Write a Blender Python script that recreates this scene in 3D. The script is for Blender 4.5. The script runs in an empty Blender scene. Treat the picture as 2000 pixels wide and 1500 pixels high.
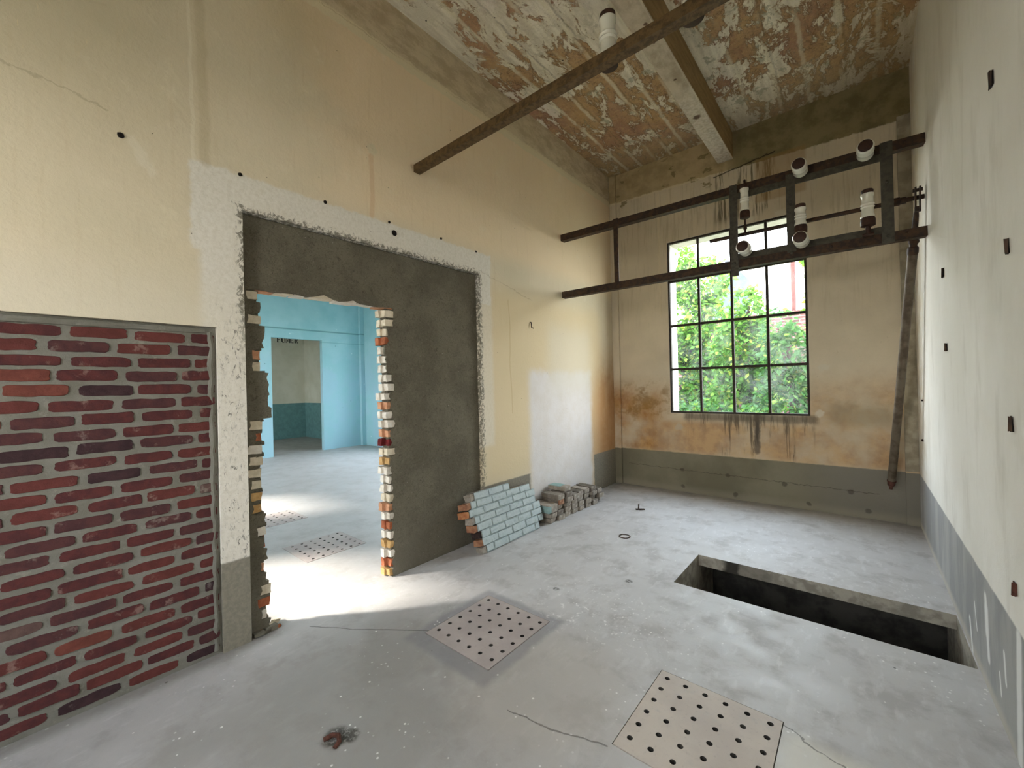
import bpy, bmesh, math, random
from mathutils import Vector, Matrix, noise as mnoise
S = bpy.context.scene
COL = S.collection
R = random.Random(7)

# ------------------------------------------------------------------ camera
f_px, yaw, pitch, roll, CX = 801.9, -.7018, .0023, -.0239, 2.8114
fw = Vector((math.sin(yaw)*math.cos(pitch), math.cos(yaw)*math.cos(pitch), math.sin(pitch)))
rt = Vector((math.cos(yaw), -math.sin(yaw), 0)); up = rt.cross(fw)
c_, s_ = math.cos(roll), math.sin(roll)
r2 = rt*c_ + up*s_; u2 = up*c_ - rt*s_
cam = bpy.data.cameras.new('camera'); cam_o = bpy.data.objects.new('camera', cam); COL.objects.link(cam_o)
m = Matrix((r2, u2, -fw)).transposed().to_4x4(); m.translation = (CX, 0, 1.5)
cam_o.matrix_world = m
cam.sensor_width = 36; cam.lens = f_px/2000*36; cam.clip_start = .02; cam.clip_end = 300
S.camera = cam_o

# ------------------------------------------------------------------ material helpers
def lin(c): return c/12.92 if c <= .04045 else ((c+.055)/1.055)**2.4
def H(h): return tuple(lin(int(h[i:i+2], 16)/255) for i in (0, 2, 4)) + (1,)

class G:
    """small node-graph writer"""
    def __init__(s, name, rough=.9, spec=.25, obj_coords=False):
        s.m = bpy.data.materials.new(name); s.m.use_nodes = True
        s.t = s.m.node_tree; s.t.nodes.clear()
        s.out = s.t.nodes.new('ShaderNodeOutputMaterial'); s.b = s.t.nodes.new('ShaderNodeBsdfPrincipled')
        s.t.links.new(s.b.outputs[0], s.out.inputs[0])
        s.b.inputs['Roughness'].default_value = rough; s.b.inputs['Specular IOR Level'].default_value = spec
        if obj_coords:
            s.P = s.t.nodes.new('ShaderNodeTexCoord').outputs['Object']
        else:
            s.P = s.t.nodes.new('ShaderNodeNewGeometry').outputs['Position']
        x = s.t.nodes.new('ShaderNodeSeparateXYZ'); s.t.links.new(s.P, x.inputs[0])
        s.X, s.Y, s.Z = x.outputs
    def put(s, inp, v):
        if isinstance(v, (int, float)): inp.default_value = v
        elif isinstance(v, tuple): inp.default_value = v
        else: s.t.links.new(v, inp)
    def op(s, o, a, b=0., c=0.):
        n = s.t.nodes.new('ShaderNodeMath'); n.operation = o
        s.put(n.inputs[0], a); s.put(n.inputs[1], b)
        if o in ('MULTIPLY_ADD', 'SMOOTH_MIN', 'SMOOTH_MAX'): s.put(n.inputs[2], c)
        return n.outputs[0]
    def add(s, a, b): return s.op('ADD', a, b)
    def sub(s, a, b): return s.op('SUBTRACT', a, b)
    def mul(s, *a):
        r = a[0]
        for b in a[1:]: r = s.op('MULTIPLY', r, b)
        return r
    def mx(s, *a):
        r = a[0]
        for b in a[1:]: r = s.op('MAXIMUM', r, b)
        return r
    def mn(s, *a):
        r = a[0]
        for b in a[1:]: r = s.op('MINIMUM', r, b)
        return r
    def inv(s, a): return s.op('SUBTRACT', 1., a)
    def ss(s, x, a, b, lo=0., hi=1.):
        n = s.t.nodes.new('ShaderNodeMapRange'); n.interpolation_type = 'SMOOTHSTEP'
        if a > b: a, b, lo, hi = b, a, hi, lo
        s.put(n.inputs[0], x); n.inputs[1].default_value = a; n.inputs[2].default_value = b
        n.inputs[3].default_value = lo; n.inputs[4].default_value = hi
        return n.outputs[0]
    def vec(s, sx, sy, sz, off=(0, 0, 0)):
        n = s.t.nodes.new('ShaderNodeMapping'); s.put(n.inputs[0], s.P)
        n.inputs['Scale'].default_value = (sx, sy, sz); n.inputs['Location'].default_value = off
        return n.outputs[0]
    def noise(s, sc, det=5., ro=.6, st=(1, 1, 1), off=(0, 0, 0), dist=0.):
        n = s.t.nodes.new('ShaderNodeTexNoise')
        s.put(n.inputs['Vector'], s.vec(*st, off))
        n.inputs['Scale'].default_value = sc; n.inputs['Detail'].default_value = det
        n.inputs['Roughness'].default_value = ro; n.inputs['Distortion'].default_value = dist
        return n.outputs[0]
    def vor(s, sc, st=(1, 1, 1), off=(0, 0, 0)):
        n = s.t.nodes.new('ShaderNodeTexVoronoi'); s.put(n.inputs['Vector'], s.vec(*st, off))
        n.inputs['Scale'].default_value = sc
        return n.outputs['Distance']
    def mix(s, f, a, b, mode='MIX'):
        n = s.t.nodes.new('ShaderNodeMix'); n.data_type = 'RGBA'; n.blend_type = mode
        s.put(n.inputs[0], f); s.put(n.inputs[6], H(a) if isinstance(a, str) else a); s.put(n.inputs[7], H(b) if isinstance(b, str) else b)
        return n.outputs[2]
    def rect(s, u, v, u0, u1, v0, v1, soft=.03, w=None):
        """soft rectangle mask; w = wobble value added to both coordinates"""
        if w is not None: u = s.add(u, w); v = s.add(v, w)
        return s.mul(s.ss(u, u0-soft, u0+soft), s.ss(u, u1+soft, u1-soft), s.ss(v, v0-soft, v0+soft), s.ss(v, v1+soft, v1-soft))
    def wob(s, n, amp): return s.mul(s.sub(n, .5), 2*amp)
    def seg(s, u, v, p, q, w, wob=None):
        """line mask between p and q in the (u,v) plane"""
        if wob is not None: u = s.add(u, wob); v = s.add(v, wob)
        dx, dy = q[0]-p[0], q[1]-p[1]; L2 = dx*dx+dy*dy
        du, dv = s.sub(u, p[0]), s.sub(v, p[1])
        t = s.op('DIVIDE', s.add(s.mul(du, dx), s.mul(dv, dy)), L2)
        t = s.mn(s.mx(t, 0.), 1.)
        ex = s.sub(du, s.mul(t, dx)); ey = s.sub(dv, s.mul(t, dy))
        d = s.op('SQRT', s.add(s.mul(ex, ex), s.mul(ey, ey)))
        return s.ss(d, w, w*.35)
    def dot(s, u, v, p, r, wob=None):
        if wob is not None: u = s.add(u, wob); v = s.add(v, wob)
        a, b = s.sub(u, p[0]), s.sub(v, p[1])
        return s.ss(s.op('SQRT', s.add(s.mul(a, a), s.mul(b, b))), r, r*.5)
    def col(s, c): s.put(s.b.inputs['Base Color'], H(c) if isinstance(c, str) else c)
    def bump(s, h, strength=.3, dist=.01):
        n = s.t.nodes.new('ShaderNodeBump'); n.inputs['Strength'].default_value = strength; n.inputs['Distance'].default_value = dist
        s.put(n.inputs['Height'], h); s.t.links.new(n.outputs[0], s.b.inputs['Normal'])
    def rough(s, v): s.put(s.b.inputs['Roughness'], v)

def simple(name, a, b=None, sc=20., rough=.8, spec=.3, metal=0., bump=0., oc=True, lo=.4, hi=.62):
    g = G(name, rough, spec, oc)
    n = g.noise(sc, 5)
    g.col(g.mix(g.ss(n, lo, hi), a, b or a)); g.b.inputs['Metallic'].default_value = metal
    if bump: g.bump(n, bump, .01)
    return g.m

# ------------------------------------------------------------------ surface materials
def mat_wall_left():
    g = G('plaster_left'); y, z = g.Y, g.Z
    big = g.noise(1.1, 5); mid = g.noise(5, 6, .65); fine = g.noise(40, 5, .7); stz = g.noise(3, 6, .6, (1, 9, .7))
    w1 = g.wob(mid, .06); w2 = g.wob(g.noise(14, 5, .65), .03)
    c = g.mix(g.ss(big, .35, .65), 'd2c7ac', 'dacdb2')
    # ochre wash under the ring beam, and warmer towards the middle of the wall
    c = g.mix(g.mul(g.ss(g.add(z, g.wob(big, .8)), 3.1, 4.1), g.ss(y, .4, 1.6), .6), c, 'b39a6b')
    c = g.mix(g.mul(g.ss(g.add(y, g.wob(big, .5)), 1.0, 1.8), g.ss(z, 2.7, 2.95), .75), c, 'ead4b2')
    c = g.mix(g.mul(g.ss(y, 1.0, .2), g.ss(g.add(z, g.wob(big, .9)), 2.4, 3.4), .55), c, 'b3a98c')
    c = g.mix(g.mul(g.ss(stz, .54, .74), .14), c, 'b59a6c')
    c = g.mix(g.mul(g.ss(mid, .56, .72), .3), c, 'e6dcc3')
    # cream below the plug line on the right of the recess
    c = g.mix(g.mul(g.rect(y, z, 2.9, 5.3, .5, 2.5, .15, w1), .7), c, 'd8c49c')
    # whitewash band around the recess
    wh = g.mix(g.ss(fine, .35, .7), 'e2ded4', 'd4cfc2')
    band = g.mx(g.rect(y, z, .60, 3.03, 2.3, 2.80, .012, w2), g.rect(y, z, .64, 1.0, -.1, 2.75, .03, w2), g.mul(g.rect(y, z, 2.8, 3.04, .9, 2.72, .03, w2), .55))
    c = g.mix(g.mul(band, .9), c, wh)
    low = g.rect(y, z, -2, .75, 1.7, 2.1, .2, w1)
    c = g.mix(g.mul(low, .6), c, 'd9d1bd')
    # mortar smears round the recess
    d = g.mx(g.sub(.853, y), g.sub(y, 2.864), g.sub(z, 2.59))
    sm = g.noise(17, 8, .78, (1, 1.3, 1.0), dist=1.6)
    reach = g.mul(g.ss(d, .13, .0), g.ss(g.add(sm, g.mul(g.ss(d, .0, .10), -.24)), .45, .52), g.ss(g.add(g.add(y, z), w1), 2.35, 2.9))
    reach = g.mul(reach, g.ss(d, .13, .1))
    c = g.mix(g.mul(reach, .9), c, '6d685a')
    lo_sm = g.mul(g.rect(y, z, .70, .86, .5, 2.0, .05), g.ss(g.noise(26, 7, .8, (1, 1.6, .7), dist=1.), .55, .60))
    c = g.mix(g.mul(lo_sm, g.mx(g.ss(g.noise(4, 3, .6, off=(3, 1, 2)), .42, .58), .35), .85), c, '58544a')
    # whiter patch low near the window
    wm = g.rect(y, z, 3.62, 5.0, -.2, 1.65, .07, g.add(w1, w2))
    c = g.mix(g.mul(wm, .92), c, g.mix(g.ss(mid, .35, .7), 'dcd8d6', 'd6d0ca'))
    c = g.mix(g.mul(g.rect(y, z, 4.0, 5.0, 1.4, 2.2, .15, w1), .5), c, 'd9d2c0')
    # damp rust near the corner
    c = g.mix(g.mul(g.ss(g.add(y, w1), 5.0, 5.35), g.ss(z, 2.3, 1.2), .9), c, g.mix(g.ss(mid, .4, .6), 'a87a44', 'b89468'))
    c = g.mix(g.mul(g.ss(g.add(y, w1), 4.95, 5.08), g.ss(z, 1.8, 1.1), .6), c, 'c4986a')
    # dado
    dado = g.mul(g.ss(g.add(z, g.mul(w2, .3)), .52, .505), g.mx(g.ss(y, 1.0, .9), g.mul(g.ss(y, 2.8, 2.9), g.ss(g.add(y, w2), 3.63, 3.58)), g.ss(g.add(y, w2), 5.02, 5.06)))
    c = g.mix(dado, c, g.mix(g.ss(fine, .35, .65), '7f7a6d', '8d8779'))
    # vertical seams, scratches, patches
    sw = g.wob(g.noise(2.5, 4), .03)
    c = g.mix(g.mul(g.seg(y, z, (.655, 4.2), (.672, 2.8), .035, sw), .3), c, 'a4946f')
    c = g.mix(g.mul(g.seg(y, z, (.60, 4.2), (.62, 2.8), .012, sw), .4), c, 'e4dcc6')
    c = g.mix(g.mul(g.seg(y, z, (1.725, 3.27), (1.715, 2.82), .03, sw), .55), c, 'd6b48d')
    c = g.mix(g.mul(g.dot(y, z, (1.735, 3.33), .055, w2), .8), c, 'd9ceb0')
    c = g.mix(g.mul(g.seg(y, z, (.36, 2.80), (.44, 2.66), .03, w2), .4), c, 'e0d8c4')
    c = g.mix(g.mul(g.seg(y, z, (-.3, 3.02), (.27, 2.90), .007, w1), .35), c, '8d8265')
    c = g.mix(g.mul(g.seg(y, z, (2.9, 2.62), (3.7, 2.45), .006, w2), .3), c, '8d7a5a')
    c = g.mix(g.mul(g.seg(y, z, (3.3, 2.4), (3.32, 1.2), .012, sw), .35), c, 'b79a6d')
    scr = g.mul(g.ss(g.noise(7, 4, .7, (1, 9, 1.1), off=(4, 9, 1)), .66, .70), g.ss(z, 2.5, 3.2), .5)
    c = g.mix(scr, c, 'dccba0')
    # bare concrete ring beam with a ragged plaster lip
    edge = g.add(z, g.add(g.mul(w2, 1.1), g.wob(g.noise(3, 4), .02)))
    c = g.mix(g.ss(edge, 4.125, 4.14), c, 'd8cbaa')
    bc = g.mix(g.ss(g.noise(7, 6, .7, (1, .6, 1.5)), .38, .62), 'b3a284', 'cbbb9c')
    c = g.mix(g.ss(edge, 4.20, 4.225), c, bc)
    spk = g.ss(g.vor(9, (1, 1, 1)), .035, .02)
    c = g.mix(g.mul(spk, .8), c, '4a4335')
    g.col(c)
    g.bump(g.add(g.add(g.mul(fine, .3), mid), g.mul(g.ss(edge, 4.2, 4.19), .8)), .35, .012)
    return g.m

def mat_wall_back():
    g = G('plaster_back'); x, z = g.X, g.Z
    big = g.noise(1.3, 5); mid = g.noise(5, 6, .65); fine = g.noise(40, 5, .7)
    w1 = g.wob(mid, .08); w2 = g.wob(g.noise(14, 5, .65), .03)
    c = g.mix(g.ss(big, .35, .65), 'c8bba2', 'd4c6ac')
    drip = g.noise(6, 5, .6, (5, 1, .35))
    c = g.mix(g.mul(g.ss(drip, .5, .68), g.ss(z, 1.8, 3.2), .35), c, '9a8a6b')
    # rust stains low down
    r = g.mul(g.ss(g.add(z, g.mul(w1, 2.5)), 1.65, 1.15), g.ss(z, .4, .6))
    rs = g.mx(g.mul(g.ss(x, .95, .5), 1.), g.mul(g.ss(x, 2.2, 2.5), .7), g.mul(g.ss(z, 1.05, .9), .75))
    c = g.mix(g.mul(r, rs, g.ss(big, .28, .58), .9), c, g.mix(g.ss(mid, .38, .62), '94601f', 'ba8b4c'))
    c = g.mix(g.mul(g.rect(x, z, .0, .85, .95, 1.5, .15, w1), g.ss(mid, .45, .62), .7), c, '7d5a26')
    c = g.mix(g.mul(g.rect(x, z, 2.55, 3.1, .98, 1.2, .08, w1), .35), c, '6f664c')
    # grey runs under the window
    run = g.noise(5, 7, .68, (4.2, 1, .30), dist=.5); run2 = g.noise(3, 3, .5, (1.5, 1, .2), off=(4, 0, 2))
    depth = g.ss(z, .66, 1.05)
    rr_ = g.mul(g.rect(x, z, 1.05, 2.4, .55, 1.075, .06, w2), g.ss(g.add(g.add(run, g.mul(depth, .14)), g.wob(run2, .30)), .60, .74))
    c = g.mix(g.mul(rr_, .8), c, '4d4234')
    c = g.mix(g.mul(g.seg(x, z, (1.86, 1.06), (1.85, .62), .045, w2), .75), c, '4b4640')
    c = g.mix(g.mul(g.rect(x, z, 1.0, 2.45, .98, 1.07, .03, w2), .7), c, '5f5648')
    c = g.mix(g.mul(g.dot(x, z, (2.52, 1.62), .06, w1), .9), c, 'cfc5b0')
    c = g.mix(g.mul(g.dot(x, z, (2.47, 1.1), .05, w1), .9), c, 'cfc5b0')
    c = g.mix(g.mul(g.dot(x, z, (.94, .88), .06, w1), .8), c, 'b9ab92')
    # plaster edge above: bare lintel band
    edge = g.add(g.add(z, g.mul(w2, 1.)), g.mul(g.ss(x, .2, 3.2), .09))
    band = g.ss(edge, 4.155, 4.175)
    bc = g.mix(g.ss(mid, .36, .62), 'a3916b', 'baa67f')
    bc = g.mix(g.ss(g.add(x, w1), 1.55, 1.75), bc, g.mix(g.ss(mid, .36, .62), '75694a', '8c7f5d'))
    c = g.mix(band, c, bc)
    c = g.mix(g.mul(g.ss(edge, 4.14, 4.15), g.ss(edge, 4.18, 4.16), g.ss(x, 1.75, 1.3), .7), c, 'd6c8a4')
    fl = g.ss(g.noise(4.5, 5, .55, (1, 1, 2.0), off=(2.3, 0, .4)), .60, .62)
    c = g.mix(g.mul(fl, g.rect(x, z, .05, 1.5, 4.0, 4.56, .05, w2), .85), c, '7d714c')
    c = g.mix(g.mul(g.seg(x, z, (1.44, 4.09), (2.1, 4.17), .012, w2), .85), c, '2a2318')
    c = g.mix(g.mul(g.rect(x, z, 1.45, 2.1, 3.5, 4.12, .06), g.ss(drip, .47, .6), .8), c, '4f4630')
    c = g.mix(g.mul(g.rect(x, z, 1.9, 2.4, 3.62, 4.14, .02), .5), c, '9c7c4d')
    c = g.mix(g.mul(g.rect(x, z, 1.6, 2.3, 3.40, 3.47, .02, w2), g.ss(mid, .42, .55), .9), c, 'd8d0bb')
    c = g.mix(g.mul(g.seg(x, z, (.72, 4.1), (.72, 2.4), .02, w2), .3), c, 'd9caa6')
    # dado
    dado = g.ss(g.add(z, g.mul(w2, .3)), .535, .52)
    dc = g.mix(g.ss(big, .35, .65), '716b58', '857f6b'); dc = g.mix(g.ss(x, 2.0, 2.8), dc, '7c776b')
    dc = g.mix(g.mul(g.ss(z, .12, .02), .6), dc, '96907f')
    dc = g.mix(g.mul(g.seg(x, z, (.2, .31), (2.95, .27), .006, w2), .6), dc, '4b4538')
    for p in ((.96, .30), (1.52, .29), (2.12, .26), (2.72, .26), (.97, .08), (1.6, .06), (2.35, .07), (2.86, .08)):
        dc = g.mix(g.mul(g.dot(x, z, p, .035, w2), .55), dc, '39342a')
    c = g.mix(dado, c, dc)
    c = g.mix(g.mul(g.ss(fine, .62, .75), .3), c, '7f735b')
    g.col(c); g.bump(g.add(g.mul(fine, .3), mid), .3, .012)
    return g.m

def mat_wall_right():
    g = G('plaster_right', .8); y, z = g.Y, g.Z
    big = g.noise(1.0, 5); mid = g.noise(5, 6, .65); fine = g.noise(45, 5, .7); st = g.noise(3, 6, .62, (1, 1.6, .5))
    w2 = g.wob(g.noise(12, 5, .65), .03)
    c = g.mix(g.ss(big, .35, .65), 'efede5', 'e5e2d8')
    c = g.mix(g.mul(g.ss(st, .5, .72), .28), c, 'b3ad9c')
    c = g.mix(g.mul(g.ss(st, .46, .36), .4), c, 'e6e4da')
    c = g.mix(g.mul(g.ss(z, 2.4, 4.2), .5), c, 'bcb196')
    c = g.mix(g.mul(g.ss(y, 4.9, 5.3), g.ss(mid, .35, .6), .5), c, 'c9b896')
    dado = g.ss(g.add(z, g.mul(w2, .35)), .535, .52)
    dc = g.mix(g.ss(st, .4, .62), '969796', 'a8a8a5'); dc = g.mix(g.mul(g.ss(z, .08, .02), .7), dc, 'c4bfb3')
    c = g.mix(dado, c, dc)
    w3 = g.wob(g.noise(8, 4), .012)
    wp = g.mx(g.seg(y, z, (2.94, .43), (2.9, .16), .035, w3), g.seg(y, z, (2.93, .38), (2.92, .27), .05, w3), g.seg(y, z, (3.33, .15), (3.28, .0), .03, w3),
              g.seg(y, z, (2.40, .50), (2.42, .02), .05, w3), g.seg(y, z, (3.2, .30), (3.15, .18), .014, w3), g.seg(y, z, (2.62, .33), (2.6, .22), .02, w3), g.seg(y, z, (2.7, .2), (2.68, .12), .016, w3))
    c = g.mix(g.mul(wp, .95), c, 'e8e9e6')
    g.col(c); g.bump(g.add(g.mul(fine, .4), g.mul(st, .6)), .25, .01)
    return g.m

def mat_floor():
    g = G('concrete_floor', .55, .35); x, y = g.X, g.Y
    big = g.noise(.9, 5); mid = g.noise(4, 6, .65); fine = g.noise(50, 5, .7); tr = g.noise(6, 5, .6, (3, 1, 1))
    w = g.wob(g.noise(9, 5, .65), .025)
    c = g.mix(g.ss(big, .35, .65), 'b6b3b0', 'c0bebc')
    c = g.mix(g.mul(g.ss(mid, .48, .66), .6), c, '9d9893')
    c = g.mix(g.mul(g.ss(tr, .53, .67), .35), c, 'd2d0ce')
    c = g.mix(g.mul(g.rect(x, y, .25, 1.75, -2, 1.75, .5, w), g.ss(big, .2, .5), .8), c, '8b8781')  # left-front floor darkened in the colour to stand in for shade
    c = g.mix(g.mul(g.dot(x, y, (1.55, 1.65), .55, w), .5), c, 'b3aca2')
    c = g.mix(g.mul(g.rect(x, y, 2.54, 3.6, .6, 2.07, .05, w), .65), c, 'd6d1c2')  # paler screed cell; its colour also stands in for a warm glow
    # damp border round a plate
    c = g.mix(g.mul(g.rect(x, y, .70, 1.36, 1.44, 2.17, .025, w), .55), c, '77757a')
    # white paint specks
    sp = g.mul(g.ss(g.vor(26), .17, .09), g.ss(g.noise(1.8, 3), .5, .62))
    c = g.mix(g.mul(sp, .85), c, 'e6e4e0')
    sp2 = g.ss(g.vor(7, off=(3, 1, 0)), .05, .03)
    c = g.mix(g.mul(sp2, .85), c, 'e4e2dc')
    sp3 = g.ss(g.vor(4, off=(8, 4, 0)), .035, .02)
    c = g.mix(g.mul(sp3, .8), c, '3c3833')
    sc = g.mul(g.rect(x, y, 1.15, 1.75, 2.1, 2.7, .2, w), g.ss(g.noise(22, 4, .7), .58, .66))
    c = g.mix(g.mul(sc, .9), c, 'e6e4e0')
    sc = g.mul(g.rect(x, y, 2.2, 3.1, 3.75, 4.1, .15, w), g.ss(g.noise(14, 4, .7, (1, 2, 1)), .57, .66))
    c = g.mix(g.mul(sc, .6), c, 'd4d3d2')
    bl = g.ss(g.noise(2.3, 6, .7, off=(7, 2, 0), dist=.6), .55, .63)
    c = g.mix(g.mul(bl, .2), c, '96918b')
    rg = g.mx(*[g.mul(g.dot(x, y, (px_, py_), .12, w), g.inv(g.dot(x, y, (px_, py_), .10, w))) for px_, py_ in ((.95, 3.3), (1.3, 3.0))])
    c = g.mix(g.mul(rg, .5), c, '8a857e')
    # cracks
    cw = g.wob(g.noise(6, 4), .045)
    ck = g.mx(g.seg(x, y, (.755, 1.58), (.38, 1.30), .007, cw), g.seg(x, y, (.38, 1.30), (.12, 1.14), .006, cw), g.seg(x, y, (1.99, 1.53), (1.75, 1.45), .006, cw),
              g.seg(x, y, (1.75, 1.45), (1.55, 1.42), .005, cw), g.seg(x, y, (2.53, 2.1), (2.85, 1.95), .005, cw))
    c = g.mix(g.mul(ck, .65), c, '4f4b44')
    # dirt against the long wall
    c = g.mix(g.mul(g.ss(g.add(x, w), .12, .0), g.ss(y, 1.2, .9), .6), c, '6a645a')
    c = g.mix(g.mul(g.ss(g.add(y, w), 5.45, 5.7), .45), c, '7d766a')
    # spalled spots
    for p, r in (((1.06, .845), .07), ((1.10, .885), .05), ((1.455, 2.91), .035), ((1.084, 2.48), .03), ((3.05, 3.55), .03), ((.82, 4.64), .05)):
        c = g.mix(g.mul(g.dot(x, y, p, r, w), g.ss(fine, .35, .55), .85), c, '3b372f')
    # blue room floor: paler, cooler
    c = g.mix(g.mul(g.ss(x, -.12, -.2), .6), c, 'a5a09c')
    g.col(c); g.rough(g.ss(mid, .35, .65, .42, .62)); g.bump(g.add(g.mul(fine, .5), g.add(mid, g.mul(ck, -1.5))), .22, .008)
    return g.m

def mat_ceiling():
    g = G('peeling_ceiling'); x, y = g.X, g.Y
    big = g.noise(1.3, 6, .65, (1, .7, 1), dist=.5); mid = g.noise(4.2, 8, .74, (1, .5, 1), dist=.35); fine = g.noise(36, 6, .75); m3 = g.noise(9, 7, .7, (1, .7, 1), off=(5, 3, 0), dist=.3)
    st = g.noise(5, 6, .65, (3.2, .45, 1)); w = g.wob(g.noise(5, 6, .7), .035)
    c = g.mix(g.ss(st, .34, .66), 'cbc0a9', 'ebe2cd')
    c = g.mix(g.mul(g.ss(big, .52, .66), .65), c, 'dacbc0')
    c = g.mix(g.mul(g.ss(m3, .55, .68), .5), c, 'a89a7e')
    # where the paint is peeling: near the window, along the long wall, beyond the beam
    near = g.ss(y, 2.7, 3.7)
    loc = g.mx(g.mul(near, g.ss(x, 1.5, 1.2)), g.mul(g.ss(g.op('ABSOLUTE', g.sub(x, .52)), .30, .1), g.ss(g.op('ABSOLUTE', g.sub(y, 1.9)), .5, .2), .8), g.mul(g.ss(x, 1.72, 2.0), .75), .12)
    v = g.add(mid, g.mul(loc, .11))
    pe = g.ss(v, .555, .585)
    hue = g.mix(g.ss(big, .4, .6), 'b0884f', '996642')
    hue = g.mix(g.ss(fine, .42, .66), hue, g.mix(g.ss(m3, .4, .6), '7b5633', 'bd9862'))
    c = g.mix(g.mul(pe, .85), c, hue)
    # pale flaking rims and dark undercuts
    rim = g.mul(g.ss(v, .525, .55), g.ss(v, .568, .556))
    c = g.mix(g.mul(rim, .5), c, 'ded3b6')
    und = g.mul(g.ss(v, .580, .590), g.ss(v, .612, .60))
    c = g.mix(g.mul(und, g.ss(loc, .1, .5), .6), c, '5a4128')
    gr = g.mul(g.ss(m3, .56, .60), g.ss(v, .62, .57), near)
    c = g.mix(g.mul(gr, .6), c, '9d9a80')
    # formwork board joints along the beam direction
    for k, (x0, a) in enumerate(((.30, .9), (.50, .7), (.72, .6), (.92, .8), (1.13, .7), (1.33, .6), (1.92, .6), (2.2, .7), (2.46, .55), (2.74, .7), (3.0, .6))):
        d = g.op('ABSOLUTE', g.sub(g.add(x, w), x0))
        c = g.mix(g.mul(g.ss(d, .028, .008), g.ss(g.noise(2.2, 4, .6, (1, .5, 1), off=(k*3.1, k, 0)), .40, .54), a), c, 'dfd5b8')
        d2 = g.op('ABSOLUTE', g.sub(g.add(x, w), x0+.03))
        if k % 2: c = g.mix(g.mul(g.ss(d2, .012, .004), .35), c, '6d5f45')
    lw = g.ss(g.noise(2.0, 5, .55, off=(1, 7, 0)), .58, .63)
    c = g.mix(g.mul(lw, g.ss(x, 1.5, 1.2), g.ss(y, 3.4, 2.6), .75), c, 'd9cfb8')
    c = g.mix(g.mul(g.ss(y, 4.8, 5.5), .4), c, 'a89c7a')
    c = g.mix(g.mul(g.ss(x, 2.5, 3.2), .35), c, 'a3854f')
    sp = g.ss(g.vor(5, off=(2, 2, 0)), .045, .03)
    c = g.mix(g.mul(sp, .9), c, '2b241a')
    g.col(c); g.bump(g.add(g.add(mid, g.mul(fine, .4)), g.mul(pe, -.5)), .7, .02)
    return g.m

def mat_beam():
    g = G('beam_concrete')
    n = g.noise(6, 6, .7, (1, .6, 1)); f = g.noise(30, 5, .75)
    c = g.mix(g.ss(n, .36, .64), 'a1937c', 'c2b49d')
    nd = g.ss(g.Z, 4.26, 4.25)
    c = g.mix(g.inv(nd), c, g.mix(g.ss(g.noise(9, 5, .6, (1, .4, 3)), .35, .65), '927a55', 'a88e66'))
    c = g.mix(g.mul(nd, g.ss(g.Y, 3.9, 4.4), .5), c, g.mix(g.ss(f, .40, .62), 'a49b8d', 'd3ccbf'))
    w = g.wob(g.noise(14, 4), .02)
    for p, r in (((1.58, 4.55), .05), ((1.61, 3.1), .02), ((1.56, 3.3), .016), ((1.6, 3.32), .016), ((1.585, 3.85), .018)):
        c = g.mix(g.mul(g.dot(g.X, g.Y, p, r, w), nd, .9), c, '4b3326')
    c = g.mix(g.mul(nd, g.mx(g.ss(g.X, 1.505, 1.497), g.ss(g.X, 1.655, 1.664)), .5), c, 'd9cdb4')
    g.col(c); g.bump(g.add(n, g.mul(f, .5)), .35, .012)
    return g.m

def mat_render():
    g = G('rough_mortar')
    a = g.noise(3, 5, .6); b = g.noise(55, 6, .8, dist=1.5); d = g.noise(16, 6, .75, dist=.8)
    c = g.mix(g.ss(a, .35, .65), '7d7766', '6b6556')
    c = g.mix(g.mul(g.ss(b, .5, .62), .7), c, '57513f'); c = g.mix(g.mul(g.ss(b, .44, .34), .5), c, '969080')
    c = g.mix(g.mul(g.ss(d, .60, .66), .5), c, '4a4437')
    c = g.mix(g.mul(g.ss(g.Z, .5, .0), .35), c, '8f897a')
    c = g.mix(g.mul(g.ss(g.vor(13), .04, .02), .8), c, 'd0cbc0')
    g.col(c); g.bump(g.add(b, d), .85, .018)
    return g.m

def mat_blue():
    g = G('blue_plaster', .85); z = g.Z
    n = g.noise(2.2, 5); m2 = g.noise(7, 5, .65); w = g.wob(m2, .03)
    c = g.mix(g.ss(n, .35, .65), '9fcdd5', 'abd4db')
    c = g.mix(g.mul(g.ss(m2, .6, .7), .35), c, 'b3dbe0')
    c = g.mix(g.mul(g.ss(z, 2.7, 1.8), g.ss(n, .35, .6), .5), c, 'a0c4d8')
    c = g.mix(g.mul(g.rect(g.Y, z, 3.0, 5.82, 2.92, 2.95, .012), .6), c, '3f747c')
    c = g.mix(g.mul(g.rect(g.Y, z, 4.74, 5.82, 2.66, 2.68, .008), .4), c, '5f9aa2')
    c = g.mix(g.mul(g.ss(g.vor(3.2), .035, .02), .8), c, '3a5f66')
    c = g.mix(g.mul(g.ss(g.vor(2.6, off=(4, 2, 1)), .06, .03), g.ss(m2, .45, .55), .8), c, 'd7edf0')
    g.col(c); g.bump(m2, .15, .01)
    return g.m

def mat_dark():
    g = G('sage_plaster', .85)
    n = g.noise(2.2, 5); m2 = g.noise(8, 5, .65)
    c = g.mix(g.ss(n, .35, .65), 'dedecf', 'd2d2c0')
    c = g.mix(g.ss(g.Z, 1.10, 1.08), c, g.mix(g.ss(m2, .35, .65), '6f9a9a', '658c8c'))
    g.col(c)
    return g.m

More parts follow.
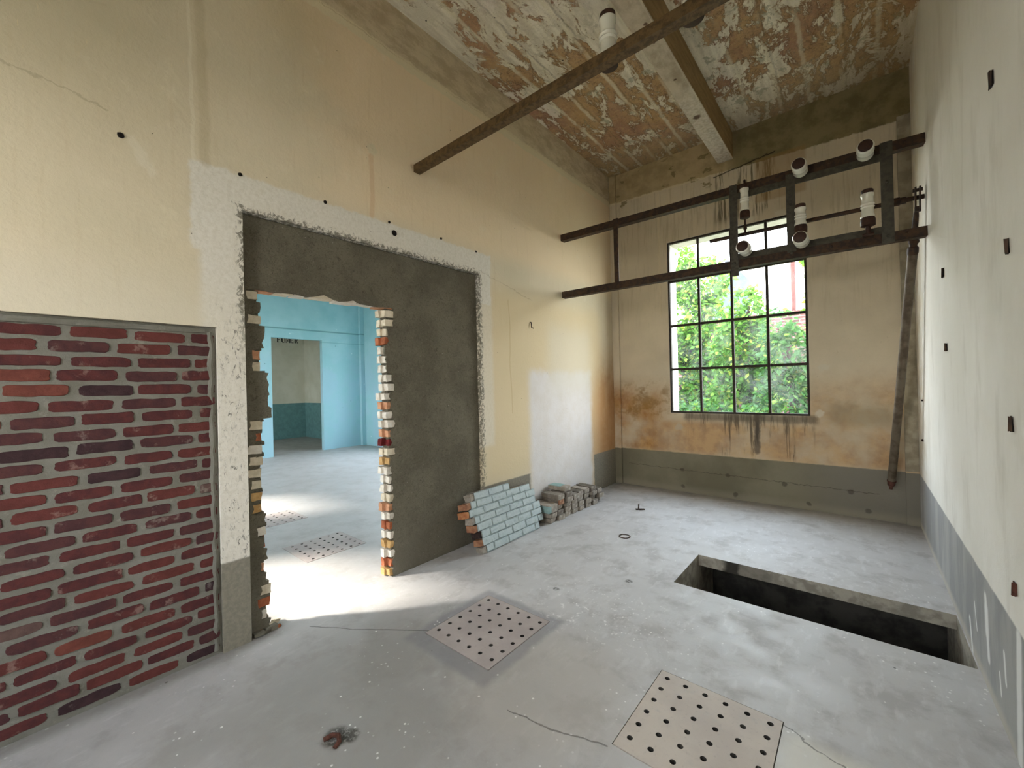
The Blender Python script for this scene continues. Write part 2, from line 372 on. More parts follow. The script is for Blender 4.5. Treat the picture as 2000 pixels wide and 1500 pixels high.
M = {}
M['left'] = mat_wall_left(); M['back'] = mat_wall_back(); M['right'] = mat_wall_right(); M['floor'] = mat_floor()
M['ceil'] = mat_ceiling(); M['beam'] = mat_beam(); M['render'] = mat_render(); M['blue'] = mat_blue(); M['dark'] = mat_dark()
M['white'] = simple('white_limewash', 'd9d6cd', 'c9c5ba', 6, oc=False)
M['pil'] = simple('bare_concrete', '8f8672', 'a89e88', 9, bump=.3, oc=False)
def mat_conc():
    g = G('slab_edge'); n = g.noise(12, 5); w = g.wob(g.noise(10, 4), .04)
    c = g.mix(g.ss(n, .4, .62), 'aaa497', '8b867b'); st = g.mul(g.ss(g.add(g.X, w), 1.90, 1.95), g.ss(g.add(g.X, w), 2.30, 2.2), g.ss(g.Y, 3.6, 3.7))
    c = g.mix(g.mul(st, .6), c, '5d584e'); c = g.mix(g.mul(st, g.ss(g.add(g.X, w), 2.06, 2.02), .9), c, '26231f')
    g.col(c); g.bump(n, .4, .01); return g.m
M['conc'] = mat_conc()
M['pit'] = simple('pit_concrete_hole_shade', '4b4843', '2f2d2a', 5, oc=False, bump=.3)
M['iron'] = simple('rusty_dark_iron', '2c211a', '46311f', 26, rough=.62, spec=.4, metal=.25, bump=.25)
M['iron_b'] = simple('brown_oxidised_steel', '6a5436', '4a3822', 30, rough=.55, spec=.45, metal=.35, bump=.3)
M['steel'] = simple('grey_painted_steel', '4a463b', '39352c', 26, rough=.6, spec=.4, metal=.2, bump=.2)
M['winfr'] = simple('black_window_iron', '27211a', '3a3024', 40, rough=.7, spec=.35, bump=.2)
M['ceramic'] = simple('glazed_porcelain', 'dcdacb', 'd2cfbe', 6, rough=.22, spec=.6)
M['ring'] = simple('pale_porcelain_ring', 'e6e5dc', 'dddbd0', 6, rough=.2, spec=.6)
M['cap'] = simple('brown_cast_cap', '2d1a12', '3c2417', 40, rough=.6, spec=.35)
M['hole'] = simple('socket_shadow', '16120e', '1f1812', 20, rough=.95)
M['rustred'] = simple('red_rust', '5d3a30', '452a20', 40, rough=.9, bump=.3)
M['letter'] = simple('black_stencil_paint', '17181a', '222428', 30, rough=.8)

# plates: reddish-grey checker concrete slabs
def mat_plate(name, a, b):
    g = G(name, .6, .3)
    n = g.noise(4, 5); f_ = g.noise(45, 5, .7)
    c = g.mix(g.ss(n, .35, .65), a, b); c = g.mix(g.mul(g.ss(f_, .55, .7), .3), c, '988e86')
    c = g.mix(g.mul(g.ss(g.noise(7, 5, off=(3, 3, 0)), .58, .7), .4), c, 'b3aea8')
    g.col(c); g.bump(f_, .15, .005)
    return g.m
M['plate'] = mat_plate('plate_concrete', 'aea39d', 'a39893'); M['plate_warm'] = mat_plate('plate_concrete_warm', 'c7bcb0', 'bbb0a6')

def brick_mat(name, a, b, dust='a79f93', amt=.55, oc=True):
    g = G(name, .9, .2, oc)
    n = g.noise(18, 5, .65); f_ = g.noise(60, 5, .75); s = g.noise(9, 6, .7, off=(5, 2, 7))
    c = g.mix(g.ss(n, .35, .65), a, b); c = g.mix(g.mul(g.ss(s, .58, .68), amt), c, dust)
    c = g.mix(g.mul(g.ss(f_, .62, .72), .35), c, '2a1a16')
    g.col(c); g.bump(g.add(n, f_), .5, .008)
    return g.m
BR = [brick_mat('red_brick_a', '5c3230', '4d2c2d', '9a8177', .5, False), brick_mat('red_brick_b', '663733', '59302c', '9a8177', .5, False), brick_mat('red_brick_c', '553534', '492e30', '91847c', .5, False),
      brick_mat('red_brick_d', '744238', '643830', '9a8177', .5, False), brick_mat('plum_brick', '453032', '38282b', '8a7f7a', .55, False), brick_mat('grey_red_brick', '66504a', '584440', '91877c', .6, False)]
def mat_mortar():
    g = G('grey_joint_mortar')
    n = g.noise(6, 5); f_ = g.noise(70, 6, .8); d = g.noise(22, 5, .7)
    c = g.mix(g.ss(n, .35, .65), '85837a', '78766b'); c = g.mix(g.mul(g.ss(d, .56, .7), .5), c, '9b998e')
    c = g.mix(g.mul(g.ss(f_, .58, .7), .5), c, '5d5a51')
    g.col(c); g.bump(g.add(f_, d), .6, .012)
    return g.m
M['mortar'] = mat_mortar()
M['b_cream'] = brick_mat('cream_brick', 'ddd2bd', 'cbbfa6', 'b4a88f', .4, False)
M['b_cream2'] = brick_mat('pale_brick', 'e2ddd2', 'd3cabb', 'bcb2a2', .4, False)
M['b_ochre'] = brick_mat('ochre_brick', 'c9a672', 'b58f5c', 'd8c7a4', .4, False)
M['b_orange'] = brick_mat('orange_brick', 'b26d4c', '9a583c', 'c9977a', .4, False)
M['b_peach'] = brick_mat('peach_brick', 'cf9d7c', 'bc8866', 'd9c2ab', .4, False)
M['b_red'] = brick_mat('dark_red_brick', '6d2425', '541a1c', '8f6b65', .4, False)
M['b_grey'] = brick_mat('mortar_caked_brick', '8b8378', '766e64', 'aaa297', .6, True)
M['b_dark'] = brick_mat('dark_mortar_brick', '6f675c', '5b544a', '958d80', .6, True)
M['b_pale'] = brick_mat('pale_dusty_brick', 'a59c90', '90877b', 'c0b8ac', .6, True)
M['b_turq'] = brick_mat('turquoise_paint', '93ada9', '86a19d', 'a8aaa0', .6, True)
M['b_end'] = brick_mat('orange_brick_end', 'a97e60', '8a5f49', 'c2a78f', .5, True)
M['b_sooty'] = brick_mat('sooty_brick', '3d2f2c', '2b2120', '6d625a', .4, True)
def mat_paintblue():
    g = G('faded_blue_paint', .8, .3, True)
    n = g.noise(5, 5); f_ = g.noise(40, 6, .75); d = g.noise(16, 6, .7)
    c = g.mix(g.ss(n, .35, .65), 'b9c4c3', 'afbcbd'); c = g.mix(g.mul(g.ss(d, .58, .66), .55), c, '9aa5a1')
    c = g.mix(g.mul(g.ss(d, .46, .34), .6), c, '98a5a4'); c = g.mix(g.mul(g.ss(g.noise(9, 6, .7, off=(2, 2, 2)), .56, .66), .55), c, 'c6cfcd'); c = g.mix(g.mul(g.ss(f_, .62, .7), .4), c, '6f7874')
    g.col(c); g.bump(g.add(d, g.mul(f_, .5)), .5, .01)
    return g.m
M['slabpaint'] = mat_paintblue()

def leaf_mat(name, a, b, c3):
    g = G(name, .55, .3)
    geo = g.t.nodes.new('ShaderNodeNewGeometry'); r = geo.outputs['Random Per Island']
    c = g.mix(r, a, b); c = g.mix(g.ss(r, .8, .95), c, c3)
    g.col(c)
    tr = g.t.nodes.new('ShaderNodeBsdfTranslucent'); g.put(tr.inputs[0], c)
    mxs = g.t.nodes.new('ShaderNodeMixShader'); mxs.inputs[0].default_value = .45
    g.t.links.new(g.b.outputs[0], mxs.inputs[1]); g.t.links.new(tr.outputs[0], mxs.inputs[2]); g.t.links.new(mxs.outputs[0], g.out.inputs[0])
    return g.m
M['leaf1'] = leaf_mat('leaf_green', '4a7524', '67942f', 'a6ac42')
M['leaf2'] = leaf_mat('leaf_deep_green', '2f5c22', '477630', '789338')
M['bark'] = simple('bark', '4b3c2c', '35291d', 14, bump=.4)
M['soil'] = simple('garden_soil', '8d8672', '77745d', 3, oc=False)
M['yard'] = simple('pale_yard', 'a09a8c', '8f897c', 2, oc=False)
M['roofgrey'] = simple('grey_roof', '34373d', '2b2e34', 6, oc=False)
M['housewall'] = simple('white_house_wall', 'e6e1d6', 'd9d3c6', 2, oc=False)
M['housegable'] = simple('slate_gable', '3a444f', '323a44', 5, oc=False)
M['pole'] = simple('red_brown_pole', '5a2d28', '472320', 10)
def mat_gardenbrick():
    g = G('garden_brick')
    n = g.t.nodes.new('ShaderNodeTexBrick'); mp = g.t.nodes.new('ShaderNodeCombineXYZ')
    g.put(mp.inputs[0], g.X); g.put(mp.inputs[1], g.Z); g.put(n.inputs['Vector'], mp.outputs[0])
    n.inputs['Color1'].default_value = H('6b4644'); n.inputs['Color2'].default_value = H('5b3a3b'); n.inputs['Mortar'].default_value = H('7d736b')
    n.inputs['Scale'].default_value = 1.; n.inputs['Brick Width'].default_value = .23; n.inputs['Row Height'].default_value = .07; n.inputs['Mortar Size'].default_value = .01
    g.col(n.outputs[0])
    return g.m
M['gbrick'] = mat_gardenbrick()
def mat_glass():
    m_ = bpy.data.materials.new('dusty_pane'); m_.use_nodes = True; t = m_.node_tree; t.nodes.clear()
    o = t.nodes.new('ShaderNodeOutputMaterial'); tr = t.nodes.new('ShaderNodeBsdfTransparent'); gl = t.nodes.new('ShaderNodeBsdfGlossy'); df = t.nodes.new('ShaderNodeBsdfTranslucent')
    tr.inputs[0].default_value = (.93, .96, .95, 1); gl.inputs['Roughness'].default_value = .05; df.inputs[0].default_value = (.85, .87, .85, 1)
    n = t.nodes.new('ShaderNodeTexNoise'); n.inputs['Scale'].default_value = 5; n.inputs['Detail'].default_value = 6
    tc = t.nodes.new('ShaderNodeNewGeometry'); t.links.new(tc.outputs['Position'], n.inputs['Vector'])
    mr = t.nodes.new('ShaderNodeMapRange'); mr.inputs[1].default_value = .4; mr.inputs[2].default_value = .75; mr.inputs[3].default_value = .01; mr.inputs[4].default_value = .07
    t.links.new(n.outputs[0], mr.inputs[0])
    a = t.nodes.new('ShaderNodeMixShader'); b = t.nodes.new('ShaderNodeMixShader'); b.inputs[0].default_value = .006
    t.links.new(mr.outputs[0], a.inputs[0]); t.links.new(tr.outputs[0], a.inputs[1]); t.links.new(df.outputs[0], a.inputs[2])
    t.links.new(a.outputs[0], b.inputs[1]); t.links.new(gl.outputs[0], b.inputs[2]); t.links.new(b.outputs[0], o.inputs[0])
    return m_
M['glass'] = mat_glass()

# ------------------------------------------------------------------ mesh helpers
def obj(name, bm, mats, parent=None, smooth=False, loc=None):
    me = bpy.data.meshes.new(name); bm.normal_update(); bm.to_mesh(me); bm.free()
    for mm in (mats if isinstance(mats, list) else [mats]): me.materials.append(mm)
    if smooth:
        for p in me.polygons: p.use_smooth = True
        try: me.set_sharp_from_angle(angle=math.radians(35))
        except Exception: pass
    o = bpy.data.objects.new(name, me); COL.objects.link(o)
    if parent: o.parent = parent
    if loc: o.location = loc
    return o
def tag(o, label=None, cat=None, group=None, kind=None):
    if label: o['label'] = label
    if cat: o['category'] = cat
    if group: o['group'] = group
    if kind: o['kind'] = kind
    return o
def empty(name, loc, label, cat, group=None):
    o = bpy.data.objects.new(name, None); COL.objects.link(o); o.location = loc
    o.empty_display_size = .1
    return tag(o, label, cat, group)
def box(bm, x0, x1, y0, y1, z0, z1, mi=0, jit=0., rnd=R):
    v = []
    for z in (z0, z1):
        for (x, y) in ((x0, y0), (x1, y0), (x1, y1), (x0, y1)):
            v.append(bm.verts.new((x+rnd.uniform(-jit, jit), y+rnd.uniform(-jit, jit), z+rnd.uniform(-jit, jit))))
    for q in ((3, 2, 1, 0), (4, 5, 6, 7), (0, 1, 5, 4), (1, 2, 6, 5), (2, 3, 7, 6), (3, 0, 4, 7)):
        f = bm.faces.new([v[i] for i in q]); f.material_index = mi
    return v
def bevel_all(bm, w, seg=1):
    bmesh.ops.bevel(bm, geom=list(bm.edges), offset=w, segments=seg, affect='EDGES', profile=.6)
def bar(bm, p, q, a, b, upv=(0, 0, 1), mi=0):
    """square-section bar from p to q, a wide (sideways) and b high"""
    p, q = Vector(p), Vector(q); d = (q-p).normalized(); s = d.cross(Vector(upv)).normalized(); u = s.cross(d)
    vs = []
    for e in (p, q):
        for (i, j) in ((-1, -1), (1, -1), (1, 1), (-1, 1)): vs.append(bm.verts.new(e+s*i*a/2+u*j*b/2))
    for qd in ((3, 2, 1, 0), (4, 5, 6, 7), (0, 1, 5, 4), (1, 2, 6, 5), (2, 3, 7, 6), (3, 0, 4, 7)):
        bm.faces.new([vs[i] for i in qd]).material_index = mi
def lathe(bm, prof, o=(0, 0, 0), ax=(0, 0, 1), n=24, mi=0, caps=True):
    """profile of (radius, height) along axis ax from o"""
    o, ax = Vector(o), Vector(ax).normalized()
    t = Vector((1, 0, 0)) if abs(ax.x) < .9 else Vector((0, 1, 0))
    e1 = ax.cross(t).normalized(); e2 = ax.cross(e1)
    rings = []
    for (r, h) in prof:
        rings.append([bm.verts.new(o+ax*h+(e1*math.cos(2*math.pi*k/n)+e2*math.sin(2*math.pi*k/n))*r) for k in range(n)])
    for a, b in zip(rings, rings[1:]):
        for k in range(n):
            bm.faces.new((a[k], a[(k+1) % n], b[(k+1) % n], b[k])).material_index = mi
    if caps:
        bm.faces.new(list(reversed(rings[0]))).material_index = mi; bm.faces.new(rings[-1]).material_index = mi
def tube(bm, pts, r, n=10, mi=0):
    pts = [Vector(p) for p in pts]; rings = []
    for i, p in enumerate(pts):
        d = (pts[min(i+1, len(pts)-1)]-pts[max(i-1, 0)]).normalized()
        t = Vector((0, 0, 1)) if abs(d.z) < .9 else Vector((1, 0, 0))
        e1 = d.cross(t).normalized(); e2 = d.cross(e1); rr = r[i] if isinstance(r, (list, tuple)) else r
        rings.append([bm.verts.new(p+(e1*math.cos(2*math.pi*k/n)+e2*math.sin(2*math.pi*k/n))*rr) for k in range(n)])
    for a, b in zip(rings, rings[1:]):
        for k in range(n): bm.faces.new((a[k], a[(k+1) % n], b[(k+1) % n], b[k])).material_index = mi
    bm.faces.new(list(reversed(rings[0]))).material_index = mi; bm.faces.new(rings[-1]).material_index = mi
def panel(name, axis, a0, a1, u0, u1, v0, v1, holes, mats, mi=(0, 0, 0)):
    """slab between planes a0..a1 of an axis with rectangular holes; mi = material of the a0 side, the a1 side and the edges"""
    us = sorted({u0, u1, *[h[0] for h in holes], *[h[1] for h in holes]}); us = [u for u in us if u0 <= u <= u1]
    vs = sorted({v0, v1, *[h[2] for h in holes], *[h[3] for h in holes]}); vs = [v for v in vs if v0 <= v <= v1]
    bm = bmesh.new(); cache = {}
    def V(a, u, v):
        k = (a, u, v)
        if k not in cache: cache[k] = bm.verts.new({'x': (a, u, v), 'y': (u, a, v), 'z': (u, v, a)}[axis])
        return cache[k]
    def solid(i, j):
        if not (0 <= i < len(us)-1 and 0 <= j < len(vs)-1): return False
        cu, cv = (us[i]+us[i+1])/2, (vs[j]+vs[j+1])/2
        return not any(h[0] < cu < h[1] and h[2] < cv < h[3] for h in holes)
    for i in range(len(us)-1):
        for j in range(len(vs)-1):
            if not solid(i, j): continue
            A, B, Cc, D = (us[i], vs[j]), (us[i+1], vs[j]), (us[i+1], vs[j+1]), (us[i], vs[j+1])
            bm.faces.new([V(a0, *p) for p in (D, Cc, B, A)]).material_index = mi[0]
            bm.faces.new([V(a1, *p) for p in (A, B, Cc, D)]).material_index = mi[1]
            for (di, dj, p, q) in ((-1, 0, D, A), (1, 0, B, Cc), (0, -1, A, B), (0, 1, Cc, D)):
                if not solid(i+di, j+dj):
                    bm.faces.new([V(a0, *p), V(a0, *q), V(a1, *q), V(a1, *p)]).material_index = mi[2]
    bmesh.ops.recalc_face_normals(bm, faces=bm.faces)
    return tag(obj(name, bm, mats), kind='structure')

# ------------------------------------------------------------------ the setting
W, D, CH, Y0 = 3.251, 5.716, 4.58, -2.0
PLX = (.757, 1.997, -1.407, -2.70); PLW, PLY0, PLY1 = .535, 1.548, 2.115
PITX0, PITX1, PITY0, PITY1 = 1.725, 3.245, 3.10, 3.72
holes = [(x, x+PLW, PLY0, PLY1) for x in PLX] + [(PITX0, PITX1, PITY0, PITY1)]
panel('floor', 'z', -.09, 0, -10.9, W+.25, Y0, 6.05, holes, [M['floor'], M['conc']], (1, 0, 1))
# under the floor plates: shallow ducts
bm = bmesh.new()
for x in PLX:
    x0, x1, y0, y1 = x-.02, x+PLW+.02, PLY0-.02, PLY1+.02
    vs = [bm.verts.new(p) for p in ((x0, y0, -.091), (x1, y0, -.091), (x1, y1, -.091), (x0, y1, -.091), (x0, y0, -.5), (x1, y0, -.5), (x1, y1, -.5), (x0, y1, -.5))]
    for q in ((4, 5, 6, 7), (0, 1, 5, 4), (1, 2, 6, 5), (2, 3, 7, 6), (3, 0, 4, 7)): bm.faces.new([vs[i] for i in q])
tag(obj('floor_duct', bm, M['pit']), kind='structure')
# pit below the opening: runs on under the slab towards the window
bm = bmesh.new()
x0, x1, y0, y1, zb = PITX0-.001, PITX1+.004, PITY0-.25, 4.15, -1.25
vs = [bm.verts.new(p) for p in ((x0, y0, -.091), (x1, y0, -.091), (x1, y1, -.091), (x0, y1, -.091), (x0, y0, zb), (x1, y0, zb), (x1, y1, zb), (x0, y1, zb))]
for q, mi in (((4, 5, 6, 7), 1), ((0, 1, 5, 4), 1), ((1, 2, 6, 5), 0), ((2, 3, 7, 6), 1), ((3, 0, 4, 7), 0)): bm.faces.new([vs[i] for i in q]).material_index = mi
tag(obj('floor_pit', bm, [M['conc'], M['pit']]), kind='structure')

panel('wall_left', 'x', -.20, 0, Y0, D, 0, CH, [(-1.1, .71, 0, 1.872), (.853, 2.864, 0, 2.592)], [M['blue'], M['left']], (0, 1, 1))
panel('wall_back', 'y', D, D+.34, -.2, W+.25, 0, CH, [(.826, 2.384, 1.067, 3.400)], [M['back'], M['white']], (0, 1, 1))
panel('wall_right', 'x', W, W+.25, Y0, D, 0, CH, [], [M['right']])
panel('wall_front', 'y', Y0-.3, Y0, -.2, W+.25, 0, CH, [(.85, 1.85, .9, 3.2)], [M['white']])  # unseen window behind the camera, added and sized to light the room
panel('ceiling', 'z', CH, CH+.2, -.2, W+.25, Y0-.3, D+.34, [], [M['ceil']])
bm = bmesh.new(); box(bm, 1.494, 1.669, Y0, D-.001, 4.243, CH-.001); bevel_all(bm, .006)
tag(obj('trim_1', bm, M['beam']), 'bare concrete ceiling beam running towards the window wall', kind='structure')
bm = bmesh.new(); box(bm, .001, .105, D-.035, D-.001, 0, CH-.001); bevel_all(bm, .004); tag(obj('trim_2', bm, M['back']), kind='structure')
bm = bmesh.new(); box(bm, 3.15, W-.001, D-.035, D-.001, .54, 4.1); box(bm, 3.15, W-.001, D-.034, D-.001, 0, .54, 1); tag(obj('trim_3', bm, [M['pil'], M['back']]), kind='structure')
# blue room and the room beyond
BX = -7.33
panel('wall_blue_far', 'x', BX-.13, BX, Y0, 5.83, 0, CH, [(3.59, 4.745, 0, 2.715), (-1.6, 3.0, 0, 3.6)], [M['dark'], M['blue']], (0, 1, 1))  # the wide second opening is unseen, added to light the room beyond
panel('wall_blue_back', 'y', 5.83, 6.05, -10.9, -.2, 0, CH, [(-3.2, -2.0, .95, 3.3), (-5.9, -4.7, .95, 3.3)], [M['blue'], M['dark']], (0, 0, 0))  # both window openings are unseen, added to brighten the blue room
bm = bmesh.new(); box(bm, BX+.001, BX+.10, 5.72, 5.829, 0, CH-.001); tag(obj('trim_4', bm, M['blue']), kind='structure')
panel('wall_blue_front', 'y', Y0-.2, Y0, -10.9, -.2, 0, CH, [(-7.1, -5.75, .9, 3.1), (-4.05, -2.5, .9, 2.75)], [M['blue']])
panel('ceiling_blue', 'z', CH, CH+.2, -10.9, -.2, Y0-.2, 6.05, [], [M['white']])
panel('wall_dark_far', 'x', -10.9, -10.8, Y0, 5.83, 0, CH, [], [M['dark']])
bm = bmesh.new(); box(bm, -10.799, BX-.131, 5.78, 5.829, 0, CH-.001); tag(obj('wall_dark_back', bm, M['dark']), kind='structure')

# ------------------------------------------------------------------ main window
WX = (.826, 1.222, 1.612, 1.992, 2.384); WZ = (1.067, 1.660, 2.252, 2.862, 3.400); WY = D+.03
bm = bmesh.new()
def ib(x0, x1, z0, z1, y0=WY-.022, y1=WY+.022): box(bm, x0, x1, y0, y1, z0, z1)
fwd = .024
ib(WX[0], WX[0]+fwd, WZ[0], WZ[-1]); ib(WX[-1]-fwd, WX[-1], WZ[0], WZ[-1]); ib(WX[0]+fwd, WX[-1]-fwd, WZ[0], WZ[0]+fwd); ib(WX[0]+fwd, WX[-1]-fwd, WZ[-1]-fwd, WZ[-1])
win = tag(obj('window_1', bm, M['winfr']), 'black iron window of sixteen panes with garden greenery behind', kind='structure')
bm = bmesh.new()
for x in WX[1:-1]: ib(x-.014, x+.014, WZ[0]+fwd, WZ[-1]-fwd, WY-.018, WY+.018)
obj('mullion', bm, M['winfr'], win)
bm = bmesh.new()
for z in WZ[1:-1]:
    for a, b in zip(WX, WX[1:]): ib(a+.016, b-.016, z-.015, z+.015, WY-.02, WY+.018)
obj('glazing_bar', bm, M['winfr'], win)
bm = bmesh.new()
v = [bm.verts.new(p) for p in ((WX[0]+.01, WY+.004, WZ[0]+.01), (WX[-1]-.01, WY+.004, WZ[0]+.01), (WX[-1]-.01, WY+.004, WZ[-1]-.01), (WX[0]+.01, WY+.004, WZ[-1]-.01))]
bm.faces.new(v); obj('pane', bm, M['glass'], win)

# ------------------------------------------------------------------ red brick infill at the left
bm = bmesh.new()
box(bm, -.13, -.022, -1.098, .708, 0.001, 1.870, 0)
course = .0702; nC = 27
for k in range(nC):
    zc = .012+course*(k+.5)
    if zc > 1.84: break
    h = .053+R.uniform(-.004, .003)
    y = .700
    first = (.085 if k % 2 else .165)+R.uniform(-.02, .02)
    i = 0
    while y > -1.08:
        ln = first if i == 0 else .205+R.uniform(-.02, .015)
        y1 = y; y0 = max(y-ln, -1.09); i += 1
        y = y0-.018-R.uniform(0, .016)
        if y1-y0 < .04: continue
        # irregular rounded outline
        cy, cz = (y0+y1)/2, zc+R.uniform(-.004, .004); hl, hh = (y1-y0)/2, h/2; pts = []
        sd = R.uniform(0, 100); ex = R.choice((5, 6, 8, 12))
        N = 30
        for t in range(N):
            a = 2*math.pi*t/N; ca, sa = math.cos(a), math.sin(a)
            r = 1/((abs(ca)**ex+abs(sa)**ex)**(1/ex))
            wv = mnoise.noise(Vector((ca*2.2+sd, sa*2.2, k*.37)))
            pts.append((cy+ca*r*hl*(1+.05*wv), cz+sa*r*hh*(1+.20*wv)))
        xb, xf = -.025, -.0185+R.uniform(-.0015, .003)
        r0 = [bm.verts.new((xb, p[0], p[1])) for p in pts]
        r1 = [bm.verts.new((xf-.003, cy+(p[0]-cy)*.985, cz+(p[1]-cz)*.95)) for p in pts]
        r2_ = [bm.verts.new((xf, cy+(p[0]-cy)*.97, cz+(p[1]-cz)*.87)) for p in pts]
        mi = R.choices((1, 2, 3, 4, 5, 6), (34, 26, 22, 4, 9, 6))[0]
        for A, B in ((r0, r1), (r1, r2_)):
            for t in range(N):
                f = bm.faces.new((A[t], A[(t+1) % N], B[(t+1) % N], B[t])); f.material_index = mi; f.smooth = True
        bm.faces.new(r2_).material_index = mi
# a thick mortar fillet along the top and the side of the opening
pts = [(-.030+R.uniform(0, .008), .684+.003*math.sin(t*1.7)+R.uniform(-.003, .003), .022+t*.0455) for t in range(41)]
tube(bm, pts, [.016+R.uniform(-.003, .003) for _ in pts], 8, 0)
pts = [(-.030+R.uniform(0, .008), -1.07+t*.054, 1.846+R.uniform(-.003, .003)) for t in range(33)]
tube(bm, pts, [.017+R.uniform(-.003, .003) for _ in pts], 8, 0)
tag(obj('brick_infill', bm, [M['mortar']]+BR), 'red brick panel with thick grey mortar joints filling a low wall opening', 'brick panel')

# ------------------------------------------------------------------ mortar infill with the hole broken through
inf = empty('mortar_infill', (-.1, 1.86, 0), 'rough grey mortar panel with a doorway hole smashed through it', 'wall panel')
ipm = Matrix.Translation((.1, -1.86, 0))
def pobj(name, bm, mats, **k):
    bmesh.ops.transform(bm, matrix=ipm, verts=bm.verts); return obj(name, bm, mats, inf, **k)
cs = .0735
left_e, right_e = [], []           # front edge of the mortar coat, per course, at the two sides of the hole
chipL = {28: 0, 26: .885, 27: 0, 25: .935, 24: 0}
for k in range(29):
    z0 = k*cs
    lf = .955+R.uniform(-.02, .03)
    if k in (28, 26): lf = .880
    elif k in (23, 22): lf = .905
    elif k in (17, 15, 14, 13, 12, 11, 10): lf = .872+R.uniform(0, .015)
    elif k in (16, 8, 5, 3, 2, 1): lf = .915+R.uniform(-.01, .01)
    elif k in (21, 20, 19, 18): lf = .995+R.uniform(-.02, .02)
    if k in (4, 9): lf = .96
    left_e.append((lf, z0, z0+cs))
    rf = 1.872+R.uniform(-.012, .018)
    if k in (28, 27, 21, 20, 16, 13): rf += .03
    if k in (24, 23, 22): rf -= .03
    right_e.append((rf, z0, z0+cs))
bm = bmesh.new()
def strip(pa, pb):
    """front, edge faces between two polylines of (y, z) with the same length"""
    va = [bm.verts.new((-.045, *p)) for p in pa]; vb = [bm.verts.new((-.045, *p)) for p in pb]
    wb = [bm.verts.new((-.0605, *p)) for p in pb]
    for k in range(len(pa)-1):
        bm.faces.new((va[k], va[k+1], vb[k+1], vb[k])); bm.faces.new((vb[k], vb[k+1], wb[k+1], wb[k]))
def side(lst):
    o = []
    for (yf, a, b) in lst: o += [(yf+R.uniform(-.006, .006), a+.006 if a > 0 else .001), (yf+R.uniform(-.013, .013), (a+b)/2), (yf+R.uniform(-.006, .006), b-.004)]
    return o
zt = 29*cs
li = side(left_e); ri = side(right_e)
strip([(.858, p[1]) for p in li], li); strip([(2.859, p[1]) for p in ri], ri)
tp = [(.858, zt-.004), (li[-1][0], zt-.004)]
ys = [.90, .96, 1.02, 1.10, 1.17, 1.24, 1.30, 1.36, 1.42, 1.47, 1.53, 1.58, 1.63, 1.70, 1.76, 1.84, 1.90]
zz = [-.004, .0, -.004, .004, .008, -.002, .012, .032, .010, .0, .010, .024, .006, .004, .0, .006, .010]
tp += [(a, zt+b) for a, b in zip(ys, zz)] + [(ri[-1][0]+.012, zt-.004), (2.859, zt-.004)]
strip([(p[0], 2.588) for p in tp], tp)
bmesh.ops.recalc_face_normals(bm, faces=bm.faces)
pobj('mortar_coat', bm, M['render'])
# masonry behind the coat (mortar-coloured body, painted blue on its far face)
bm = bmesh.new()
for (y0, y1, z0, z1) in ((.862, .925, .003, 2.584), (1.885, 2.856, .003, 2.584), (.925, 1.885, 2.165, 2.584)):
    v = box(bm, -.155, -.061, y0, y1, z0, z1)
pobj('masonry_core', bm, M['render'])
cream = [1, 2, 2, 1]
def jamb_brick(bm, y0, y1, z0, z1, mi, x0=-.153, x1=-.048):
    v = box(bm, x0, x1, y0, y1, z0, z1, mi, .004)
    return v
# right jamb, one brick per course; colours follow the photo from the floor up
colR = [3, 4, 2, 3, 2, 4, 2, 6, 1, 2, 2, 2, 3, 1, 5, 6, 2, 2, 6, 2, 2, 2, 2, 2, 2, 4, 1, 1, 1]
bm = bmesh.new()
for k in range(29):
    z0 = k*cs+.006; z1 = (k+1)*cs-.010; c = colR[k]
    tip = 1.822+R.uniform(-.012, .014); yf = right_e[k][0]
    # two-facet broken end: back half sticks out further than the front half
    jamb_brick(bm, tip+.0, 1.96, z0, z1, c, -.153, -.105)
    jamb_brick(bm, tip+R.uniform(.012, .03), 1.96, z0+R.uniform(0, .004), z1-R.uniform(0, .004), c, -.107, -.053+R.uniform(-.004, .002))
    box(bm, -.15, -.064, 1.862, 1.95, z1-.004, z1+.020, 0, .003)
bmesh.ops.subdivide_edges(bm, edges=list(bm.edges), cuts=2, use_grid_fill=True)
for v in bm.verts:
    nv = mnoise.noise_vector(v.co*38); v.co += nv*.0042
pobj('broken_jamb', bm, [M['render'], M['b_cream'], M['b_cream2'], M['b_ochre'], M['b_orange'], M['b_red'], M['b_peach']])
# left jamb
colL = [1, 2, 4, 1, 2, 6, 1, 4, 2, 1, 3, 3, 1, 1, 1, 2, 4, 1, 1, 1, 1, 1, 1, 6, 1, 1, 1, 1, 1]
bm = bmesh.new()
for k in range(29):
    z0 = k*cs+.006; z1 = (k+1)*cs-.010
    tip = .958+R.uniform(-.012, .012)
    if k in (18, 19, 20, 21): tip = .99
    if k in (0, 1, 2, 3): tip += .02
    jamb_brick(bm, .866, tip, z0, z1, colL[k], -.153, -.10)
    jamb_brick(bm, .866, tip-R.uniform(.004, .02), z0+R.uniform(0, .004), z1-R.uniform(0, .004), colL[k], -.102, -.054)
    box(bm, -.15, -.056, .866, tip-.012+R.uniform(-.01, .012), z1-.004, z1+.020, 0, .003)
bmesh.ops.subdivide_edges(bm, edges=list(bm.edges), cuts=2, use_grid_fill=True)
for v in bm.verts:
    nv = mnoise.noise_vector(v.co*38+Vector((9, 0, 0))); v.co += nv*.0042
pobj('broken_jamb', bm, [M['render'], M['b_cream'], M['b_cream2'], M['b_ochre'], M['b_orange'], M['b_red'], M['b_peach']])
